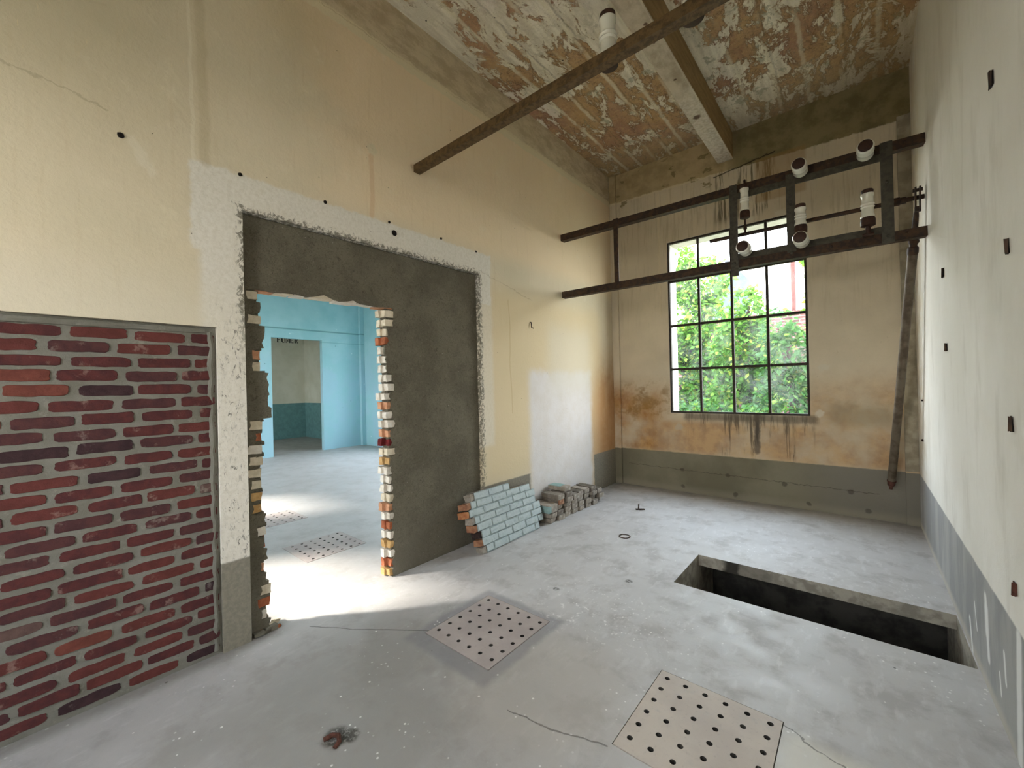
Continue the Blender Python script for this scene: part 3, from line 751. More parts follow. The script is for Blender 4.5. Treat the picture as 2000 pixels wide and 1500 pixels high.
# broken underside
bm = bmesh.new()
y = .93
while y < 1.88:
    ln = R.uniform(.08, .2); box(bm, -.153, -.052, y, min(y+ln, 1.93), zt+R.uniform(-.004, .012), zt+.085, R.choice((1, 2, 6, 1)), .003); y += ln+.012
bmesh.ops.subdivide_edges(bm, edges=list(bm.edges), cuts=2, use_grid_fill=True)
for v in bm.verts: v.co += mnoise.noise_vector(v.co*30+Vector((0, 4, 0)))*.005
pobj('broken_head', bm, [M['render'], M['b_cream'], M['b_cream2'], M['b_ochre'], M['b_orange'], M['b_red'], M['b_peach']])
bm = bmesh.new()
for _ in range(26):     # crumbs at the foot of the left jamb
    y, x, s = R.uniform(.87, 1.03), R.uniform(-.14, -.02), R.uniform(.008, .026)
    box(bm, x-s, x+s, y-s, y+s, .001, s*1.2, R.choice((0, 0, 1, 4)), s*.35)
pobj('broken_foot', bm, [M['render'], M['b_cream'], M['b_cream2'], M['b_ochre'], M['b_orange']])

# ------------------------------------------------------------------ perforated floor plates
HS = .0888; NH = 6; HR = .0125
def plate_mesh():
    bm = bmesh.new(); t = .05; mx_, my_ = .047, 2.066-PLY0
    ox, oy = .047, 2.066-PLY0-5*HS
    e = .004
    xs = [ox+HS*i for i in range(NH)]; ysr = [oy+HS*i for i in range(NH)]
    K = 12; s = HS/2
    for x in xs:
        for y in ysr:
            xa, xb = x-s, x+s; ya, yb = y-s, y+s
            if x == xs[0]: xa = e
            if x == xs[-1]: xb = PLW-e
            if y == ysr[0]: ya = e
            if y == ysr[-1]: yb = PLY1-PLY0-e
            ring, low, outer = [], [], []
            for k in range(K):
                a = 2*math.pi*k/K; ca, sa = math.cos(a), math.sin(a)
                ring.append(bm.verts.new((x+HR*ca, y+HR*sa, 0))); low.append(bm.verts.new((x+HR*ca, y+HR*sa, -t)))
                tx = ((xb-x) if ca > 0 else (x-xa))/abs(ca) if abs(ca) > 1e-6 else 1e9
                ty = ((yb-y) if sa > 0 else (y-ya))/abs(sa) if abs(sa) > 1e-6 else 1e9
                r = min(tx, ty); outer.append((x+r*ca, y+r*sa))
            corners = [(xb, yb), (xa, yb), (xa, ya), (xb, ya)]
            allp = [(math.atan2(p[1]-y, p[0]-x) % (2*math.pi), p, k) for k, p in enumerate(outer)]+[(math.atan2(p[1]-y, p[0]-x) % (2*math.pi), p, None) for p in corners]
            ov = [bm.verts.new((p[0], p[1], 0)) for p in outer]
            for k in range(K):
                a0 = 2*math.pi*k/K; a1 = 2*math.pi*(k+1)/K
                mids = [p for (a, p, kk) in allp if kk is None and a0+1e-6 < a < a1-1e-6]
                bm.faces.new([ring[k], ov[k]]+[bm.verts.new((p[0], p[1], 0)) for p in mids]+[ov[(k+1) % K], ring[(k+1) % K]])
                bm.faces.new([ring[k], ring[(k+1) % K], low[(k+1) % K], low[k]]).material_index = 1  # dark pit colour on the hole walls stands in for shade inside
    w, h = PLW-e, PLY1-PLY0-e
    for (a, b) in (((e, e), (w, e)), ((w, e), (w, h)), ((w, h), (e, h)), ((e, h), (e, e))):
        bm.faces.new([bm.verts.new(p) for p in ((*a, 0), (*a, -t), (*b, -t), (*b, 0))])
    bmesh.ops.remove_doubles(bm, verts=bm.verts, dist=1e-5); bmesh.ops.recalc_face_normals(bm, faces=bm.faces)
    return bm
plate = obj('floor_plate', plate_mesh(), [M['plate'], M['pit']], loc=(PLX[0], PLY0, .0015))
LB = ['perforated floor plate with a dark damp border beside the broken doorway', 'perforated floor plate lying between the doorway and the floor pit, second from wall', 'perforated floor plate just beyond the broken doorway, on blue room floor', 'perforated floor plate deeper in the blue room, farther from the doorway']
LB[1] = 'warm beige perforated floor plate lying in the open middle of the bare floor'
LB[3] = 'perforated floor plate in the sunlit patch deep in the blue room'
for i, x in enumerate(PLX):
    o = plate if i == 0 else plate.copy()
    if i: COL.objects.link(o)
    if i == 1: o.data = plate.data.copy(); o.data.materials[0] = M['plate_warm']
    o.location = (x, PLY0, .0015); tag(o, LB[i], 'floor plate', 'perforated floor plates')

# ------------------------------------------------------------------ leaning broken piece of brick wall
T0 = Vector((.250, 2.581, .006)); tv = Vector((-.125, 0, .48)).normalized(); tu = Vector((0, 1, 0)); tn = tu.cross(tv).normalized()
if tn.x < 0: tn = -tn
ch = empty('brick_chunk', T0, 'broken chunk of brick wall with pale blue paint, leaning on the mortar panel', 'brick chunk')
rotm = Matrix((tu, tv, tn)).transposed().to_4x4()
ch.matrix_world = Matrix.Translation(T0) @ rotm
bmA, bmB, bmC = bmesh.new(), bmesh.new(), bmesh.new()
RR = random.Random(21); rows = 8; rh = .067
Ls = [.065, .035, .04, .0, -.01, -.06, -.03, .04]; Rs = [.85, .94, .925, .93, .88, .885, .83, .52]
endc = [1, 2, 5, 2, 1, 3, 2, 1]
for r in range(rows):
    v0 = r*rh; u = Ls[r]
    # painted face: one slab of paint and mortar per course, with each brick a raised pillow
    nb = 0; end = Rs[r]
    box(bmA, Ls[r], end, v0, v0+rh, -.012, -.007, 1, .0)
    uu = Ls[r]-(0 if r % 2 else .10)-RR.uniform(0, .05)
    while uu < end:
        gp = RR.uniform(.002, .007); a, b = max(uu+gp, Ls[r]+.002), min(uu+.204-gp, end-.002); uu += .205
        if b-a < .03: continue
        t_ = box(bmA, a, b, v0+RR.uniform(.004, .008), v0+rh-RR.uniform(.002, .006), -.008, RR.uniform(-.002, .005), 0, .003, RR)
        for q in t_[4:]: q.co.x += (-.004 if q.co.x > (a+b)/2 else .004); q.co.y += (-.003 if q.co.y > v0+rh/2 else .003)
    # brick body behind the face
    uu = Ls[r]-(0 if r % 2 else .10)
    while uu < end:
        a, b = max(uu+.004, Ls[r]), min(uu+.2, end); uu += .205
        if b-a < .02: continue
        box(bmB, a, b, v0+.005, v0+rh-.005, -.108+RR.uniform(-.006, .006), -.0125, RR.choice((0, 1, 0, 2)), .003, RR)
    box(bmB, Ls[r]+.02, end-.02, v0-.001, v0+rh+.001, -.1, -.013, 0)
    # broken end bricks on the doorway side
    e0 = Ls[r]-.035-RR.uniform(0, .025)
    if r in (5, 6): e0 -= .02
    box(bmC, e0, Ls[r]+.0-.002, v0+.005, v0+rh-.006, -.10, -.006 if r in (4, 5, 6) else -.012, endc[r], .007, RR)
for b_ in (bmB, bmC):
    bmesh.ops.subdivide_edges(b_, edges=list(b_.edges), cuts=2, use_grid_fill=True)
    for v in b_.verts: v.co += mnoise.noise_vector(v.co*30)*.004
bmesh.ops.subdivide_edges(bmA, edges=list(bmA.edges), cuts=2, use_grid_fill=True)
for v in bmA.verts: v.co += mnoise.noise_vector(v.co*45)*.0035
obj('painted_face', bmA, [M['slabpaint'], simple('blue_grey_joint', '9da8a7', '8a9694', 14, bump=.3)], ch); obj('brick_body', bmB, [M['b_grey'], M['b_dark'], M['b_end']], ch)
tag(obj('broken_end', bmC, [M['b_grey'], M['b_pale'], M['b_end'], brick_mat('orange_broken_brick', 'b98458', '9c6040', 'd8b48f', .45), M['b_sooty'], M['b_sooty']], ch), 'bare orange and grey brick ends')

# ------------------------------------------------------------------ pile of salvaged bricks by the wall
def brick_bm(L, Wd, Ht, seed, mi=0, end_mi=None):
    bm = bmesh.new(); box(bm, -L/2, L/2, -Wd/2, Wd/2, 0, Ht, mi)
    bevel_all(bm, .008, 2)
    rr = random.Random(seed); off = Vector((rr.uniform(0, 50), rr.uniform(0, 50), 0))
    bmesh.ops.subdivide_edges(bm, edges=[e for e in bm.edges if e.calc_length() > .03], cuts=3, use_grid_fill=True)
    for v in bm.verts:
        v.co += mnoise.noise_vector(v.co*22+off)*.006
        if v.co.z < .004: v.co.z = max(v.co.z, .0)
        v.co.z = min(max(v.co.z, 0), Ht)
    if end_mi is not None:
        for f in bm.faces:
            if f.calc_center_median().x > L/2-.006: f.material_index = end_mi
    return bm
ordn = ['bottom', 'second', 'third', 'fourth', 'fifth', 'sixth']; colw = ['first', 'second', 'third', 'fourth', 'fifth', 'sixth', 'seventh', 'eighth']
BH = .056
cols = [(3.655, 2), (3.795, 5), (3.945, 5), (4.085, 4), (4.225, 4), (4.37, 4), (4.53, 4), (4.68, 3)]
protos = []
for s in range(5):
    mats = [M['b_grey'], M['b_dark'], M['b_pale'], M['b_end']]
    pm = [0, 1, 2, 0, 1][s]; o = obj('salvaged_brick', brick_bm([.235, .225, .215, .21, .23][s], .115, BH-.001, s+3, pm, [2, 0, None, 3, 2][s]), mats, smooth=True)
    protos.append(o)
used = set(); RP = random.Random(5)
matword = ['mortar-caked brick', 'dark grey brick', 'pale dusty brick', 'orange-ended brick', 'dark brick with pale end']
for ci, (yc, nl) in enumerate(cols):
    for l in range(nl):
        s = RP.randrange(3) if not (ci == 1 and l == 3) else 3
        if s == 1 and RP.random() < .4: s = 4
        if s in used: o = protos[s].copy(); COL.objects.link(o)
        else: o = protos[s]; used.add(s)
        o.location = (.155+RP.uniform(-.018, .03), yc+RP.uniform(-.006, .006), l*BH+.0005); o.rotation_euler = (0, 0, RP.uniform(-.05, .05))
        layer = 'lowest' if l == 0 else ('topmost' if l == nl-1 else ordn[l]+' layer up')
        tag(o, f'{matword[s]}, {layer}, {colw[ci]} column of the pile from the chunk', 'brick', 'salvaged bricks piled by the wall')
for s in range(5):
    if s not in used: bpy.data.objects.remove(protos[s])
# painted chunk on top of the first column
bm = brick_bm(.26, .16, .085, 90, 0)
for f in bm.faces:
    c = f.calc_center_median()
    if c.y < -.03 and c.z < .075: f.material_index = 1
o = obj('painted_brick', bm, [M['b_pale'], M['b_turq']], smooth=True, loc=(.15, 3.638, 2*BH+.006))
tag(o, 'rounded brick lump with turquoise painted side on the first column of the pile', 'brick', 'salvaged bricks piled by the wall')
bm = brick_bm(.235, .115, BH, 91, 0)
for f in bm.faces:
    c = f.calc_center_median()
    if c.z > BH-.008 and c.x < .05: f.material_index = 1
o = obj('painted_brick', bm, [M['b_pale'], M['b_turq']], smooth=True, loc=(.15, 3.95, 5*BH+.003))
tag(o, 'brick with turquoise painted top, highest brick of the pile', 'brick', 'salvaged bricks piled by the wall')

# ------------------------------------------------------------------ steel bars and insulators
def angle(bm, p, q, w, t, down=True, mi=0):
    """L-section: vertical flange w high and horizontal flange w deep at its foot"""
    p, q = Vector(p), Vector(q)
    bar(bm, p, q, t, w, mi=mi)
    d = (q-p).normalized(); s = d.cross(Vector((0, 0, 1))).normalized()
    off = -s*(w*.5) + Vector((0, 0, -(w/2-t/2)))
    bar(bm, p+off, q+off, w-t, t, mi=mi)
zA = 3.330
bm = bmesh.new(); angle(bm, (.002, 2.12, zA), (W-.002, 2.12, zA), .062, .007)
tag(obj('steel_rail', bm, M['iron_b']), 'long brown steel angle bar crossing the room below the ceiling alone', 'steel bar')

def yF(x): return 4.334+.088*x
fr_ = empty('insulator_rack', (0, 4.334, 3.32), 'dark riveted steel rack bridging the wall corner in front of the window', 'steel rack')
def fobj(name, bm, mt, **k):
    bmesh.ops.transform(bm, matrix=Matrix.Translation((0, -4.334, -3.32)), verts=bm.verts); return obj(name, bm, mt, fr_, **k)
zt0, zt1, zb0, zb1 = 3.319, 3.384, 2.607, 2.644
def zT(x): return zt0+(zt1-zt0)*x/W
def zB(x): return zb0+(zb1-zb0)*x/W
for nm, fz in (('rail', zT), ('rail', zB)):
    bm = bmesh.new(); angle(bm, (.002, yF(0), fz(0)), (W-.002, yF(W), fz(W)), .078, .007)
    # rivets
    for x in (.35, 1.3, 1.7, 2.65, 3.13): lathe(bm, [(.011, 0), (.010, .006), (.004, .009)], (x, yF(x)-.0035, fz(x)+.008), (0, -1, 0), 8)
    fobj(nm, bm, M['iron'])
# grey inner flats between the uprights
for nm, fz, s in (('cross_flat', zT, -1), ('cross_flat', zB, 1)):
    bm = bmesh.new(); bar(bm, (1.90, yF(1.90)+.004, fz(1.90)+s*.068), (3.02, yF(3.02)+.004, fz(3.02)+s*.068), .010, .060); fobj(nm, bm, M['steel'])
for x, w, a, b in ((1.905, .068, .13, .045), (2.366, .070, -.02, -.0), (3.018, .078, .055, .045)):
    bm = bmesh.new(); bar(bm, (x, yF(x)-.010, zB(x)-a*.9), (x, yF(x)-.010, zT(x)+b), w, .009, (0, 1, 0))
    for zz_ in (zB(x)+.01, zB(x)+.45, zT(x)-.01): lathe(bm, [(.013, 0), (.012, .008), (.004, .011)], (x, yF(x)-.0145, zz_), (0, -1, 0), 8)
    fobj('upright', bm, M['steel'])
bm = bmesh.new(); bar(bm, (.715, yF(.715)-.010, zB(.7)-.045), (.715, yF(.715)-.010, zT(.7)+.045), .055, .009, (0, 1, 0)); fobj('strut', bm, M['iron'])

# shaft and hand lever
dy = 4.75
sh = empty('drive_shaft', (W, dy, 2.96), 'thin round iron shaft with collars behind the rack uprights', 'shaft')
def sobj(name, bm, mt): bmesh.ops.transform(bm, matrix=Matrix.Translation((-W, -dy, -2.96)), verts=bm.verts); return obj(name, bm, mt, sh, smooth=True)
bm = bmesh.new(); tube(bm, [(1.62, dy, 2.985), (W-.003, dy, 2.960)], .019, 12); sobj('rod', bm, M['iron'])
bm = bmesh.new(); lathe(bm, [(.034, 0), (.034, .05), (.028, .055), (.028, .09)], (3.05, dy, 2.962), (1, 0, 0), 14); sobj('collar', bm, M['iron'])
lv = empty('hanging_lever', (3.205, 4.70, 2.96), 'long iron lever rod hanging by the white wall corner, tip near the dado', 'lever')
P0, P1 = Vector((3.205, 4.715, 2.945)), Vector((3.035, 5.62, .36)); dl = (P1-P0).normalized(); Lv = (P1-P0).length
def lobj(name, bm, mt): bmesh.ops.transform(bm, matrix=Matrix.Translation((-3.205, -4.70, -2.96)), verts=bm.verts); return obj(name, bm, mt, lv, smooth=True)
bm = bmesh.new()
for s in (-.013, .013): bar(bm, P0+Vector((s, -.03, .085)), P0+Vector((s, .02, -.10)), .010, .045, (0, 1, 0))
bar(bm, P0+Vector((-.03, -.02, .06)), P0+Vector((.03, -.02, .06)), .022, .022); bar(bm, P0+Vector((-.02, .015, -.085)), P0+Vector((.02, .015, -.085)), .03, .04)
lobj('fork', bm, M['iron'])
bm = bmesh.new(); tube(bm, [P0+dl*.09, P0+dl*.14, P0+dl*.34], [.014, .019, .022], 12); lobj('rod', bm, M['iron'])
bm = bmesh.new(); lathe(bm, [(.024, 0), (.036, .012), (.036, .03), (.026, .045), (.026, .06), (.036, .07), (.038, .11), (.034, .13)], P0+dl*.32, dl, 14); lobj('collar', bm, M['iron'])
bm = bmesh.new(); lathe(bm, [(.033, .44), (.033, Lv-.10)], P0, dl, 14); lobj('tube', bm, simple('worn_grey_brown_tube', '63594a', '4a3d2f', 9, rough=.6, spec=.35, metal=.2, bump=.2))
bm = bmesh.new(); lathe(bm, [(.036, Lv-.10), (.036, Lv-.085), (.030, Lv-.083), (.030, Lv-.05), (.014, Lv-.02), (.014, Lv)], P0, dl, 14); lobj('tip', bm, M['rustred'])

def insulator(name, loc, ax, L, r, label, foot=0., hb=.075, top=True, body='post', hook=False):
    """porcelain insulator: ribbed body, dark cast caps; ax = axis direction"""
    e = empty(name, loc, label, 'insulator', 'porcelain insulators')
    ax = Vector(ax)
    def io(n_, prof, mt):
        bm = bmesh.new(); lathe(bm, prof, (0, 0, 0), ax, 28); return obj(n_, bm, M[mt], e, smooth=True)
    if body == 'post':
        h0 = foot+hb; h1 = L-.035; mid = (h0+h1)/2
        if foot: io('foot', [(r*.95, 0), (r*.95, .012), (r*.42, .016), (r*.42, foot+.002)], 'cap')
        io('base', [(r*.75, foot), (r*1.18, foot+.008), (r*1.2, h0-.02), (r*1.05, h0)], 'cap')
        io('body', [(r*1.12, h0), (r*1.16, h0+.012), (r*.98, h0+.03), (r*.96, mid-.022), (r*1.0, mid-.02), (r*1.13, mid-.012), (r*1.0, mid-.003), (r*1.0, mid+.003), (r*1.13, mid+.012), (r*1.0, mid+.02), (r*.94, mid+.03), (r*.92, h1-.03), (r*1.08, h1-.015), (r*1.06, h1)], 'ceramic')
        io('cap', [(r*.9, h1), (r*.98, h1+.01), (r*.98, L-.006), (r*.85, L)], 'cap')
    else:
        io('collar', [(r*.9, 0), (r*.9, .02)], 'cap')
        io('body', [(r*.92, .02), (r*1.02, .028), (r*.98, .05), (r*.96, L*.5), (r*1.06, L*.56), (r*.96, L*.64), (r*1.0, L*.9), (r*1.04, L-.02), (r*.96, L-.006), (r*.86, L-.004)], 'ceramic')
        io('cap', [(r*.85, L-.03), (r*.85, L+.002), (r*.76, L+.004)], 'cap')
    if hook:
        bm = bmesh.new(); tube(bm, [(0, 0, -.14), (0, 0, 0)], .008, 8); lathe(bm, [(.016, -.10), (.016, -.075)], (0, 0, 0), (0, 0, 1), 10); obj('hanger', bm, M['cap'], e)
        bm = bmesh.new(); tube(bm, [(0, 0, L), (0, 0, L+.04), (0, .03, L+.06), (0, .05, L+.03)], .008, 8); obj('hook', bm, M['cap'], e)
    return e
insulator('insulator', (1.749, 2.183, zA-.0235), (0, 0, 1), .310, .046, 'cream porcelain insulator standing on the lone ceiling bar', hb=.062)
insulator('insulator', (2.21, 2.183, zA-.0235), (0, 0, 1), .310, .046, 'insulator at the picture top edge with only its dark base showing', hb=.075)
insulator('insulator', (2.893, yF(2.89)-.085, 2.665), (0, 0, 1), .375, .041, 'upright porcelain insulator near the lever, dark base on the lower rail', foot=.07)
insulator('insulator', (2.441, yF(2.44)-.075, 2.785), (0, 0, 1), .262, .041, 'upright porcelain insulator just behind a protruding one at the middle upright', foot=.0)
insulator('insulator', (2.016, yF(2.02)-.095, 3.02), (0, 0, 1), .32, .036, 'slim porcelain insulator hanging below the upper rail before the window top', hook=True)
for (x, zc, lb) in ((2.449, zT(2.45)-.02, 'stubby porcelain insulator jutting from the upper rail above the middle upright'), (2.887, zT(2.89)-.03, 'stubby porcelain insulator jutting from the upper rail nearest the white wall'),
                    (2.012, zB(2.0)+.10, 'stubby porcelain insulator jutting from the lower rail over the window panes'), (2.446, zB(2.45)+.08, 'stubby porcelain insulator jutting from the lower rail by the middle upright')):
    insulator('insulator', (x, yF(x)-.030, zc), (0, -1, 0), .20, .055, lb, body='stub')

# ------------------------------------------------------------------ small fixings
def socket_on_right(y, z, h, w, lab, mt='hole'):
    e = bmesh.new(); box(e, W-.006, W-.001, y-w/2, y+w/2, z-h/2, z+h/2, 0, .003)
    box(e, W-.014, W-.006, y-w/2, y-w/2+w*.3, z-h/2, z+h/2, 1, .002)
    tag(obj('iron_stub', e, [M[mt], M['rustred'] if mt == 'rustred' else M['iron']]), lab, 'iron stub', 'cut-off iron stubs')
socket_on_right(2.565, 2.70, .055, .055, 'square rusty stub highest on the white wall')
socket_on_right(3.916, 2.17, .06, .05, 'dark rusty stub on the white wall beside the lever')
socket_on_right(3.851, 1.677, .05, .03, 'tiny dark stub on the white wall, below the stub beside the lever')
socket_on_right(2.387, 1.977, .055, .022, 'narrow dark stub at the frame edge, halfway up the white wall')
socket_on_right(2.395, 1.308, .055, .016, 'thin dark stub below halfway on the white wall')
socket_on_right(2.413, .681, .05, .030, 'red rusty stub just above the dado of the white wall', 'rustred')
socket_on_right(5.25, 1.27, .012, .06, 'small black slot stub by the corner, upper one')
socket_on_right(5.33, .90, .016, .07, 'small black slot stub by the corner, lower one')
for (y, z, r, lab) in ((.324, 2.803, .014, 'black wall plug alone on the plaster above the brick panel'), (.846, 2.801, .011, 'black wall plug at the top corner of the whitewash band'), (1.359, 2.802, .011, 'black wall plug above the middle of the broken doorway'),
                       (1.869, 2.809, .010, 'small black wall plug just above the big plug'), (1.914, 2.735, .022, 'largest black wall plug, above the mortar panel'), (2.395, 2.815, .011, 'black wall plug above the far half of the mortar panel'),
                       (2.83, 2.80, .010, 'black wall plug above the far top corner of the mortar panel')):
    bm = bmesh.new(); lathe(bm, [(r*1.1, 0), (r*.9, .006), (r*.5, .009)], (.0005, y, z), (1, 0, 0), 7)
    for v in bm.verts: v.co += mnoise.noise_vector(v.co*60)*.003; v.co.x = max(v.co.x, .0004)
    tag(obj('wall_plug', bm, M['hole']), lab, 'wall plug', 'black wall plugs')
bm = bmesh.new(); tube(bm, [(.001, 3.671, 2.20), (.012, 3.671, 2.20), (.014, 3.671, 2.14), (.03, 3.69, 2.13)], .006, 6)
tag(obj('wall_hook', bm, M['iron']), 'small bent iron hook on the cream plaster right of the mortar panel', 'hook')
# floor bits
bm = bmesh.new()
lathe(bm, [(.055, 0), (.055, .006), (.046, .006), (.046, 0)], (1.041, 3.735, .0005), (0, 0, 1), 24, caps=False)
tag(obj('pipe_ring', bm, M['iron']), 'flat iron ring of a cut pipe flush in the floor past the brick chunk', 'iron ring')
bm = bmesh.new(); bar(bm, (.78, 4.60, .006), (.86, 4.66, .006), .03, .01); bar(bm, (.80, 4.63, .012), (.80, 4.64, .06), .02, .008, (1, 0, 0))
tag(obj('bent_bracket', bm, M['iron']), 'small bent iron bracket on the floor near the window wall', 'bracket')
bm = bmesh.new(); tube(bm, [(1.035, .80, .002), (1.05, .83, .012), (1.075, .845, .014), (1.10, .835, .008), (1.11, .81, .002)], .010, 8)
tag(obj('iron_loop', bm, M['rustred']), 'rusty iron loop set in a chipped floor hollow near the brick panel', 'iron loop')
bm = bmesh.new(); box(bm, -.02, .02, -.02, .02, 0, .05, 0, .004)
for v in bm.verts: v.co.z = max(v.co.z, 0)
# stencilled word on the wall of the room beyond the blue one
bm = bmesh.new()
lx, lz, lh, lw_ = -10.7985, 2.985, .165, .105
def st(y0, y1, z0, z1): box(bm, lx-.001, lx, y0, y1, z0, z1)
def letter(c, y):
    a, t = .034, .018
    if c == 'F': st(y, y+a, lz, lz+lh); st(y+a+.006, y+lw_*.85, lz+lh-t, lz+lh); st(y+a+.006, y+lw_*.7, lz+lh*.5, lz+lh*.5+t); st(y-.01, y+a+.012, lz, lz+.014)
    if c == 'U': st(y, y+a, lz+.02, lz+lh); st(y+lw_-.02, y+lw_, lz+.02, lz+lh); st(y+.02, y+lw_-.02, lz, lz+t)
    if c == 'M':
        st(y, y+.014, lz, lz+lh); st(y+lw_-.02, y+lw_+.012, lz, lz+lh)
        for i in range(6): st(y+.016+i*.007, y+.030+i*.007, lz+lh-.022*(i+1)-.01, lz+lh-.022*i); st(y+lw_-.024-i*.006, y+lw_-.016-i*.006, lz+lh-.022*(i+1)-.01, lz+lh-.022*i)
        st(y-.01, y+.026, lz, lz+.012)
    if c == 'E': st(y, y+a, lz, lz+lh); st(y+a+.006, y+lw_*.9, lz+lh-t, lz+lh); st(y+a+.006, y+lw_*.72, lz+lh*.5, lz+lh*.5+t); st(y+a+.006, y+lw_*.92, lz, lz+t)
    if c == 'R':
        st(y, y+a, lz, lz+lh); st(y+a+.006, y+lw_*.75, lz+lh-t, lz+lh); st(y+a+.006, y+lw_*.75, lz+lh*.48, lz+lh*.48+t); st(y+lw_*.66, y+lw_*.94, lz+lh*.55, lz+lh-.012)
        for i in range(5): st(y+a+.014+i*.010, y+a+.036+i*.010, lz+lh*.48-.0165*(i+1), lz+lh*.48-.0165*i)
for i, c in enumerate('FUMER'): letter(c, 4.985+i*.128)
tag(obj('stencil_lettering', bm, M['letter']), 'black stencilled word FUMER high on the sage wall seen through the blue doorway', 'lettering')

# ------------------------------------------------------------------ outside
bm = bmesh.new(); v = [bm.verts.new(p) for p in ((-60, 6.07, -.12), (60, 6.07, -.12), (60, 70, -.12), (-60, 70, -.12))]; bm.faces.new(v); tag(obj('ground', bm, M['soil']), kind='structure')
bm = bmesh.new(); v = [bm.verts.new(p) for p in ((-60, -60, -.12), (60, -60, -.12), (60, -2.32, -.12), (-60, -2.32, -.12))]; bm.faces.new(v); tag(obj('ground_yard', bm, M['yard']), kind='structure')
bm = bmesh.new(); box(bm, -6, 5, 11.0, 11.25, -.12, 3.0); tag(obj('wall_garden', bm, M['gbrick']), kind='structure')
def plant(name, label, cat, blobs, n, size, mt, trunk, seed):
    rr = random.Random(seed); base = trunk[0]
    e = empty(name, base, label, cat, 'garden plants outside the window'); off = Vector(base)
    bm = bmesh.new(); wts = [b[3]*b[4]*b[5] for b in blobs]
    for _ in range(n):
        b = rr.choices(blobs, wts)[0]
        d = Vector((rr.gauss(0, 1), rr.gauss(0, 1), rr.gauss(0, 1))).normalized(); k = rr.uniform(.45, 1)**.5
        c = Vector((b[0]+d.x*b[3]*k, b[1]+d.y*b[4]*k, b[2]+d.z*b[5]*k))
        if c.z < .0: continue
        s = size*rr.uniform(.6, 1.25)
        a = Vector((rr.gauss(0, 1), rr.gauss(0, 1), rr.gauss(-.5, .6))).normalized(); nrm = Vector((rr.gauss(0, .6), rr.gauss(-.4, .6), rr.gauss(.7, .5))).normalized()
        sd = a.cross(nrm).normalized()*s*.30; nn = sd.cross(a).normalized()
        c -= off
        p = [c, c+a*s*.45+sd+nn*s*.06, c+a*s, c+a*s*.45-sd+nn*s*.06]; mdl = c+a*s*.5-nn*s*.04
        v = [bm.verts.new(q) for q in p]; vm = bm.verts.new(mdl)
        bm.faces.new((v[0], v[1], vm)); bm.faces.new((v[1], v[2], vm)); bm.faces.new((v[2], v[3], vm)); bm.faces.new((v[3], v[0], vm))
    obj('foliage', bm, mt, e)
    bm = bmesh.new()
    pts = [Vector(p)-off for p in trunk]; tube(bm, pts, [.07-.045*i/(len(pts)-1) for i in range(len(pts))], 8)
    for b in blobs:
        t0 = pts[min(len(pts)-1, 1)]; tube(bm, [t0, (t0+Vector(b[:3])-off)/2+Vector((0, 0, .1)), Vector(b[:3])-off], [.03, .022, .012], 6)
    obj('stem', bm, M['bark'], e)
plant('tree', 'tall leafy tree filling the window edge beside the long wall', 'tree', [(-.5, 9.75, 1.4, .9, .35, 1.4), (-.35, 9.75, 2.9, .75, .35, 1.1), (.1, 9.8, 3.7, .7, .35, .6), (-.6, 9.8, 4.3, .65, .35, .55), (.25, 9.7, 2.5, .55, .3, 1.0), (.25, 9.7, 1.2, .55, .3, 1.1)], 11000, .13, M['leaf1'], [(-.3, 9.8, -.12), (-.25, 9.8, 1.2), (-.2, 9.8, 2.6), (-.1, 9.8, 3.6)], 1)
plant('shrub', 'pointed bushy shrub behind the middle panes of the window', 'shrub', [(1.1, 8.95, 1.0, .65, .28, 1.05), (1.05, 8.95, 2.0, .55, .28, .75), (1.2, 8.95, 2.8, .36, .25, .5), (1.45, 8.95, 1.6, .45, .28, .9)], 6500, .12, M['leaf1'], [(1.15, 9, -.12), (1.15, 9, 1.0), (1.2, 9, 2.2), (1.22, 9, 2.9)], 2)
plant('shrub', 'lower shrub behind the panes beside the white wall end', 'shrub', [(1.9, 8.25, .9, .55, .26, .95), (1.95, 8.25, 1.8, .45, .26, .65), (1.78, 8.25, 2.35, .27, .22, .38), (2.3, 8.25, 1.2, .4, .26, 1.0)], 4200, .105, M['leaf2'], [(1.95, 8.3, -.12), (1.95, 8.3, 1.0), (1.9, 8.3, 2.2)], 3)
plant('shrub', 'dark low fern-like shrub along the bottom window panes', 'shrub', [(.7, 7.5, .6, .6, .26, .6), (1.4, 7.5, .55, .6, .26, .55), (.1, 7.5, .6, .5, .26, .7)], 3000, .10, M['leaf2'], [(.8, 7.5, -.12), (.8, 7.5, .5), (.8, 7.5, .9)], 4)
plant('tree', 'distant yellow-green tree showing at the upper window edge by the white wall', 'tree', [(2.25, 10.55, 3.3, .3, .25, .7), (2.15, 10.55, 4.2, .3, .25, .4), (2.45, 10.55, 2.6, .4, .25, .6)], 900, .13, M['leaf1'], [(2.5, 10.6, -.12), (2.5, 10.6, 1.5), (2.3, 10.55, 3.4)], 5)
h = empty('house', (0, 24, 0), 'pale house with grey roof far beyond the garden', 'house')
bm = bmesh.new(); box(bm, -1.2, 3.0, -1, 5, -.12, 7.2); obj('wall', bm, M['housewall'], h)
bm = bmesh.new(); box(bm, -1.4, 3.2, -1.3, 5.3, 7.2, 7.35); box(bm, -1.3, 3.1, -.2, 4.2, 7.35, 7.8); obj('roof', bm, M['roofgrey'], h)
bm = bmesh.new(); v = [bm.verts.new(p) for p in ((-3.2, -1, -.12), (-1.21, -1, -.12), (-1.21, -1, 6.4), (-2.2, -1, 7.6), (-3.2, -1, 6.4))]; r_ = bmesh.ops.extrude_face_region(bm, geom=[bm.faces.new(v)])
for g_ in r_['geom']:
    if isinstance(g_, bmesh.types.BMVert): g_.co.y += 5
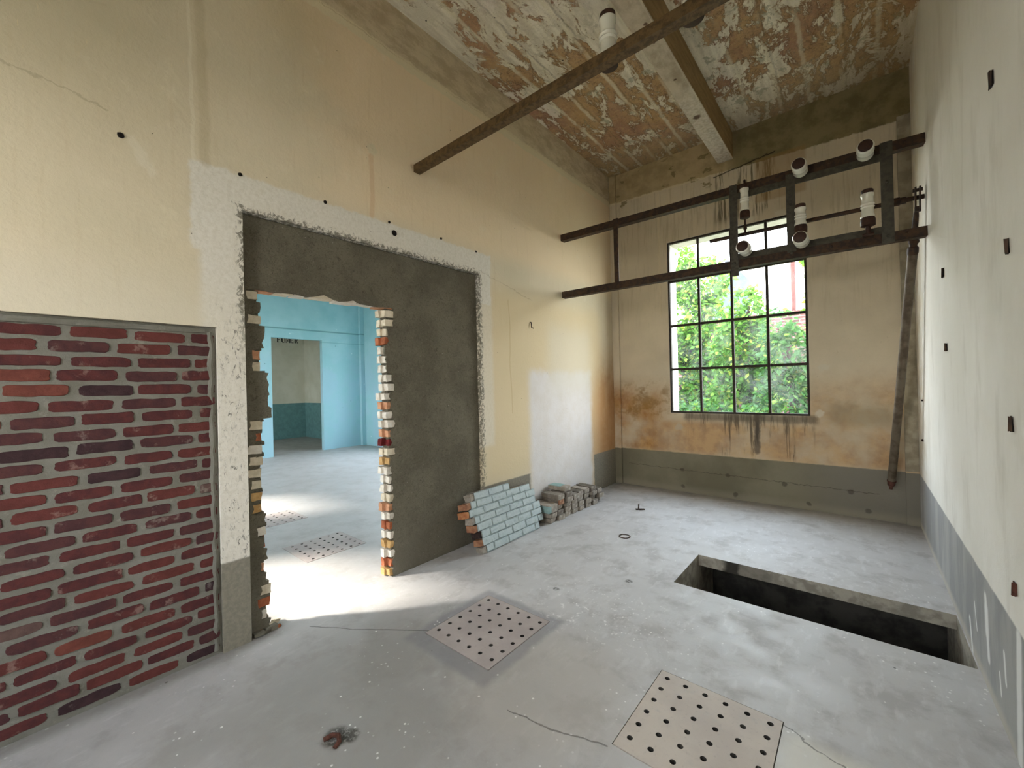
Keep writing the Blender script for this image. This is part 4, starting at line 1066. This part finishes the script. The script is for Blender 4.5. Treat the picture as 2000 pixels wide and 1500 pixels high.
bmesh.ops.recalc_face_normals(bm, faces=bm.faces); obj('gable', bm, M['housegable'], h)
bm = bmesh.new(); tube(bm, [(1.62, 12.2, -.12), (1.62, 12.2, 4.9)], .05, 10); tag(obj('pole', bm, M['pole']), 'slim red-brown pole standing behind the shrubs outside', 'pole')

# ------------------------------------------------------------------ light
w = bpy.data.worlds.new('sky'); S.world = w; w.use_nodes = True; t = w.node_tree; t.nodes.clear()
o_ = t.nodes.new('ShaderNodeOutputWorld'); bg = t.nodes.new('ShaderNodeBackground'); tc = t.nodes.new('ShaderNodeTexCoord'); sp = t.nodes.new('ShaderNodeSeparateXYZ')
mr = t.nodes.new('ShaderNodeMapRange'); mr.inputs[1].default_value = 0; mr.inputs[2].default_value = .7
mx = t.nodes.new('ShaderNodeMix'); mx.data_type = 'RGBA'; mx.inputs[6].default_value = (1.0, .97, .92, 1); mx.inputs[7].default_value = (.72, .84, 1.0, 1)
t.links.new(tc.outputs['Generated'], sp.inputs[0]); t.links.new(sp.outputs[2], mr.inputs[0]); t.links.new(mr.outputs[0], mx.inputs[0]); t.links.new(mx.outputs[2], bg.inputs[0]); t.links.new(bg.outputs[0], o_.inputs[0])
bg.inputs[1].default_value = 5.0
w.cycles.sampling_method = 'AUTOMATIC'
el = math.radians(28); dirv = Vector((.63*math.cos(el), .777*math.cos(el), -math.sin(el)))
sl = bpy.data.lights.new('sun', 'SUN'); sl.energy = 4.5; sl.angle = math.radians(5.0); sl.color = (1, .94, .86)
so = bpy.data.objects.new('sun', sl); COL.objects.link(so); so.rotation_euler = dirv.to_track_quat('-Z', 'Y').to_euler()
def portal(name, loc, rot, sx, sy):
    l = bpy.data.lights.new(name, 'AREA'); l.shape = 'RECTANGLE'; l.size = sx; l.size_y = sy; l.cycles.is_portal = True
    o = bpy.data.objects.new(name, l); COL.objects.link(o); o.location = loc; o.rotation_euler = rot
hp = math.pi/2
portal('portal_window', (1.605, D+.36, 2.23), (-hp, 0, 0), 1.56, 2.34)
portal('portal_front', (1.35, Y0-.32, 2.05), (hp, 0, 0), 1.0, 2.3)
portal('portal_blue_a', (-6.42, Y0-.22, 2.1), (hp, 0, 0), 1.35, 2.4)
portal('portal_blue_b', (-3.27, Y0-.22, 2.1), (hp, 0, 0), 1.55, 2.4)
portal('portal_blue_c', (-2.6, 6.07, 2.13), (-hp, 0, 0), 1.2, 2.35)
portal('portal_blue_d', (-5.3, 6.07, 2.13), (-hp, 0, 0), 1.2, 2.35)

S.view_settings.view_transform = 'Standard'; S.view_settings.look = 'None'; S.view_settings.gamma = 1; S.view_settings.use_curve_mapping = False
S.view_settings.exposure = 2.0
cy = S.cycles
cy.use_denoising = True
try: cy.denoiser = 'OPENIMAGEDENOISE'
except Exception: pass
cy.use_adaptive_sampling = True; cy.adaptive_threshold = .08; cy.adaptive_min_samples = 16
cy.max_bounces = 8; cy.diffuse_bounces = 4; cy.glossy_bounces = 3; cy.transmission_bounces = 4; cy.transparent_max_bounces = 8
cy.sample_clamp_indirect = 6.0; cy.caustics_reflective = False; cy.caustics_refractive = False
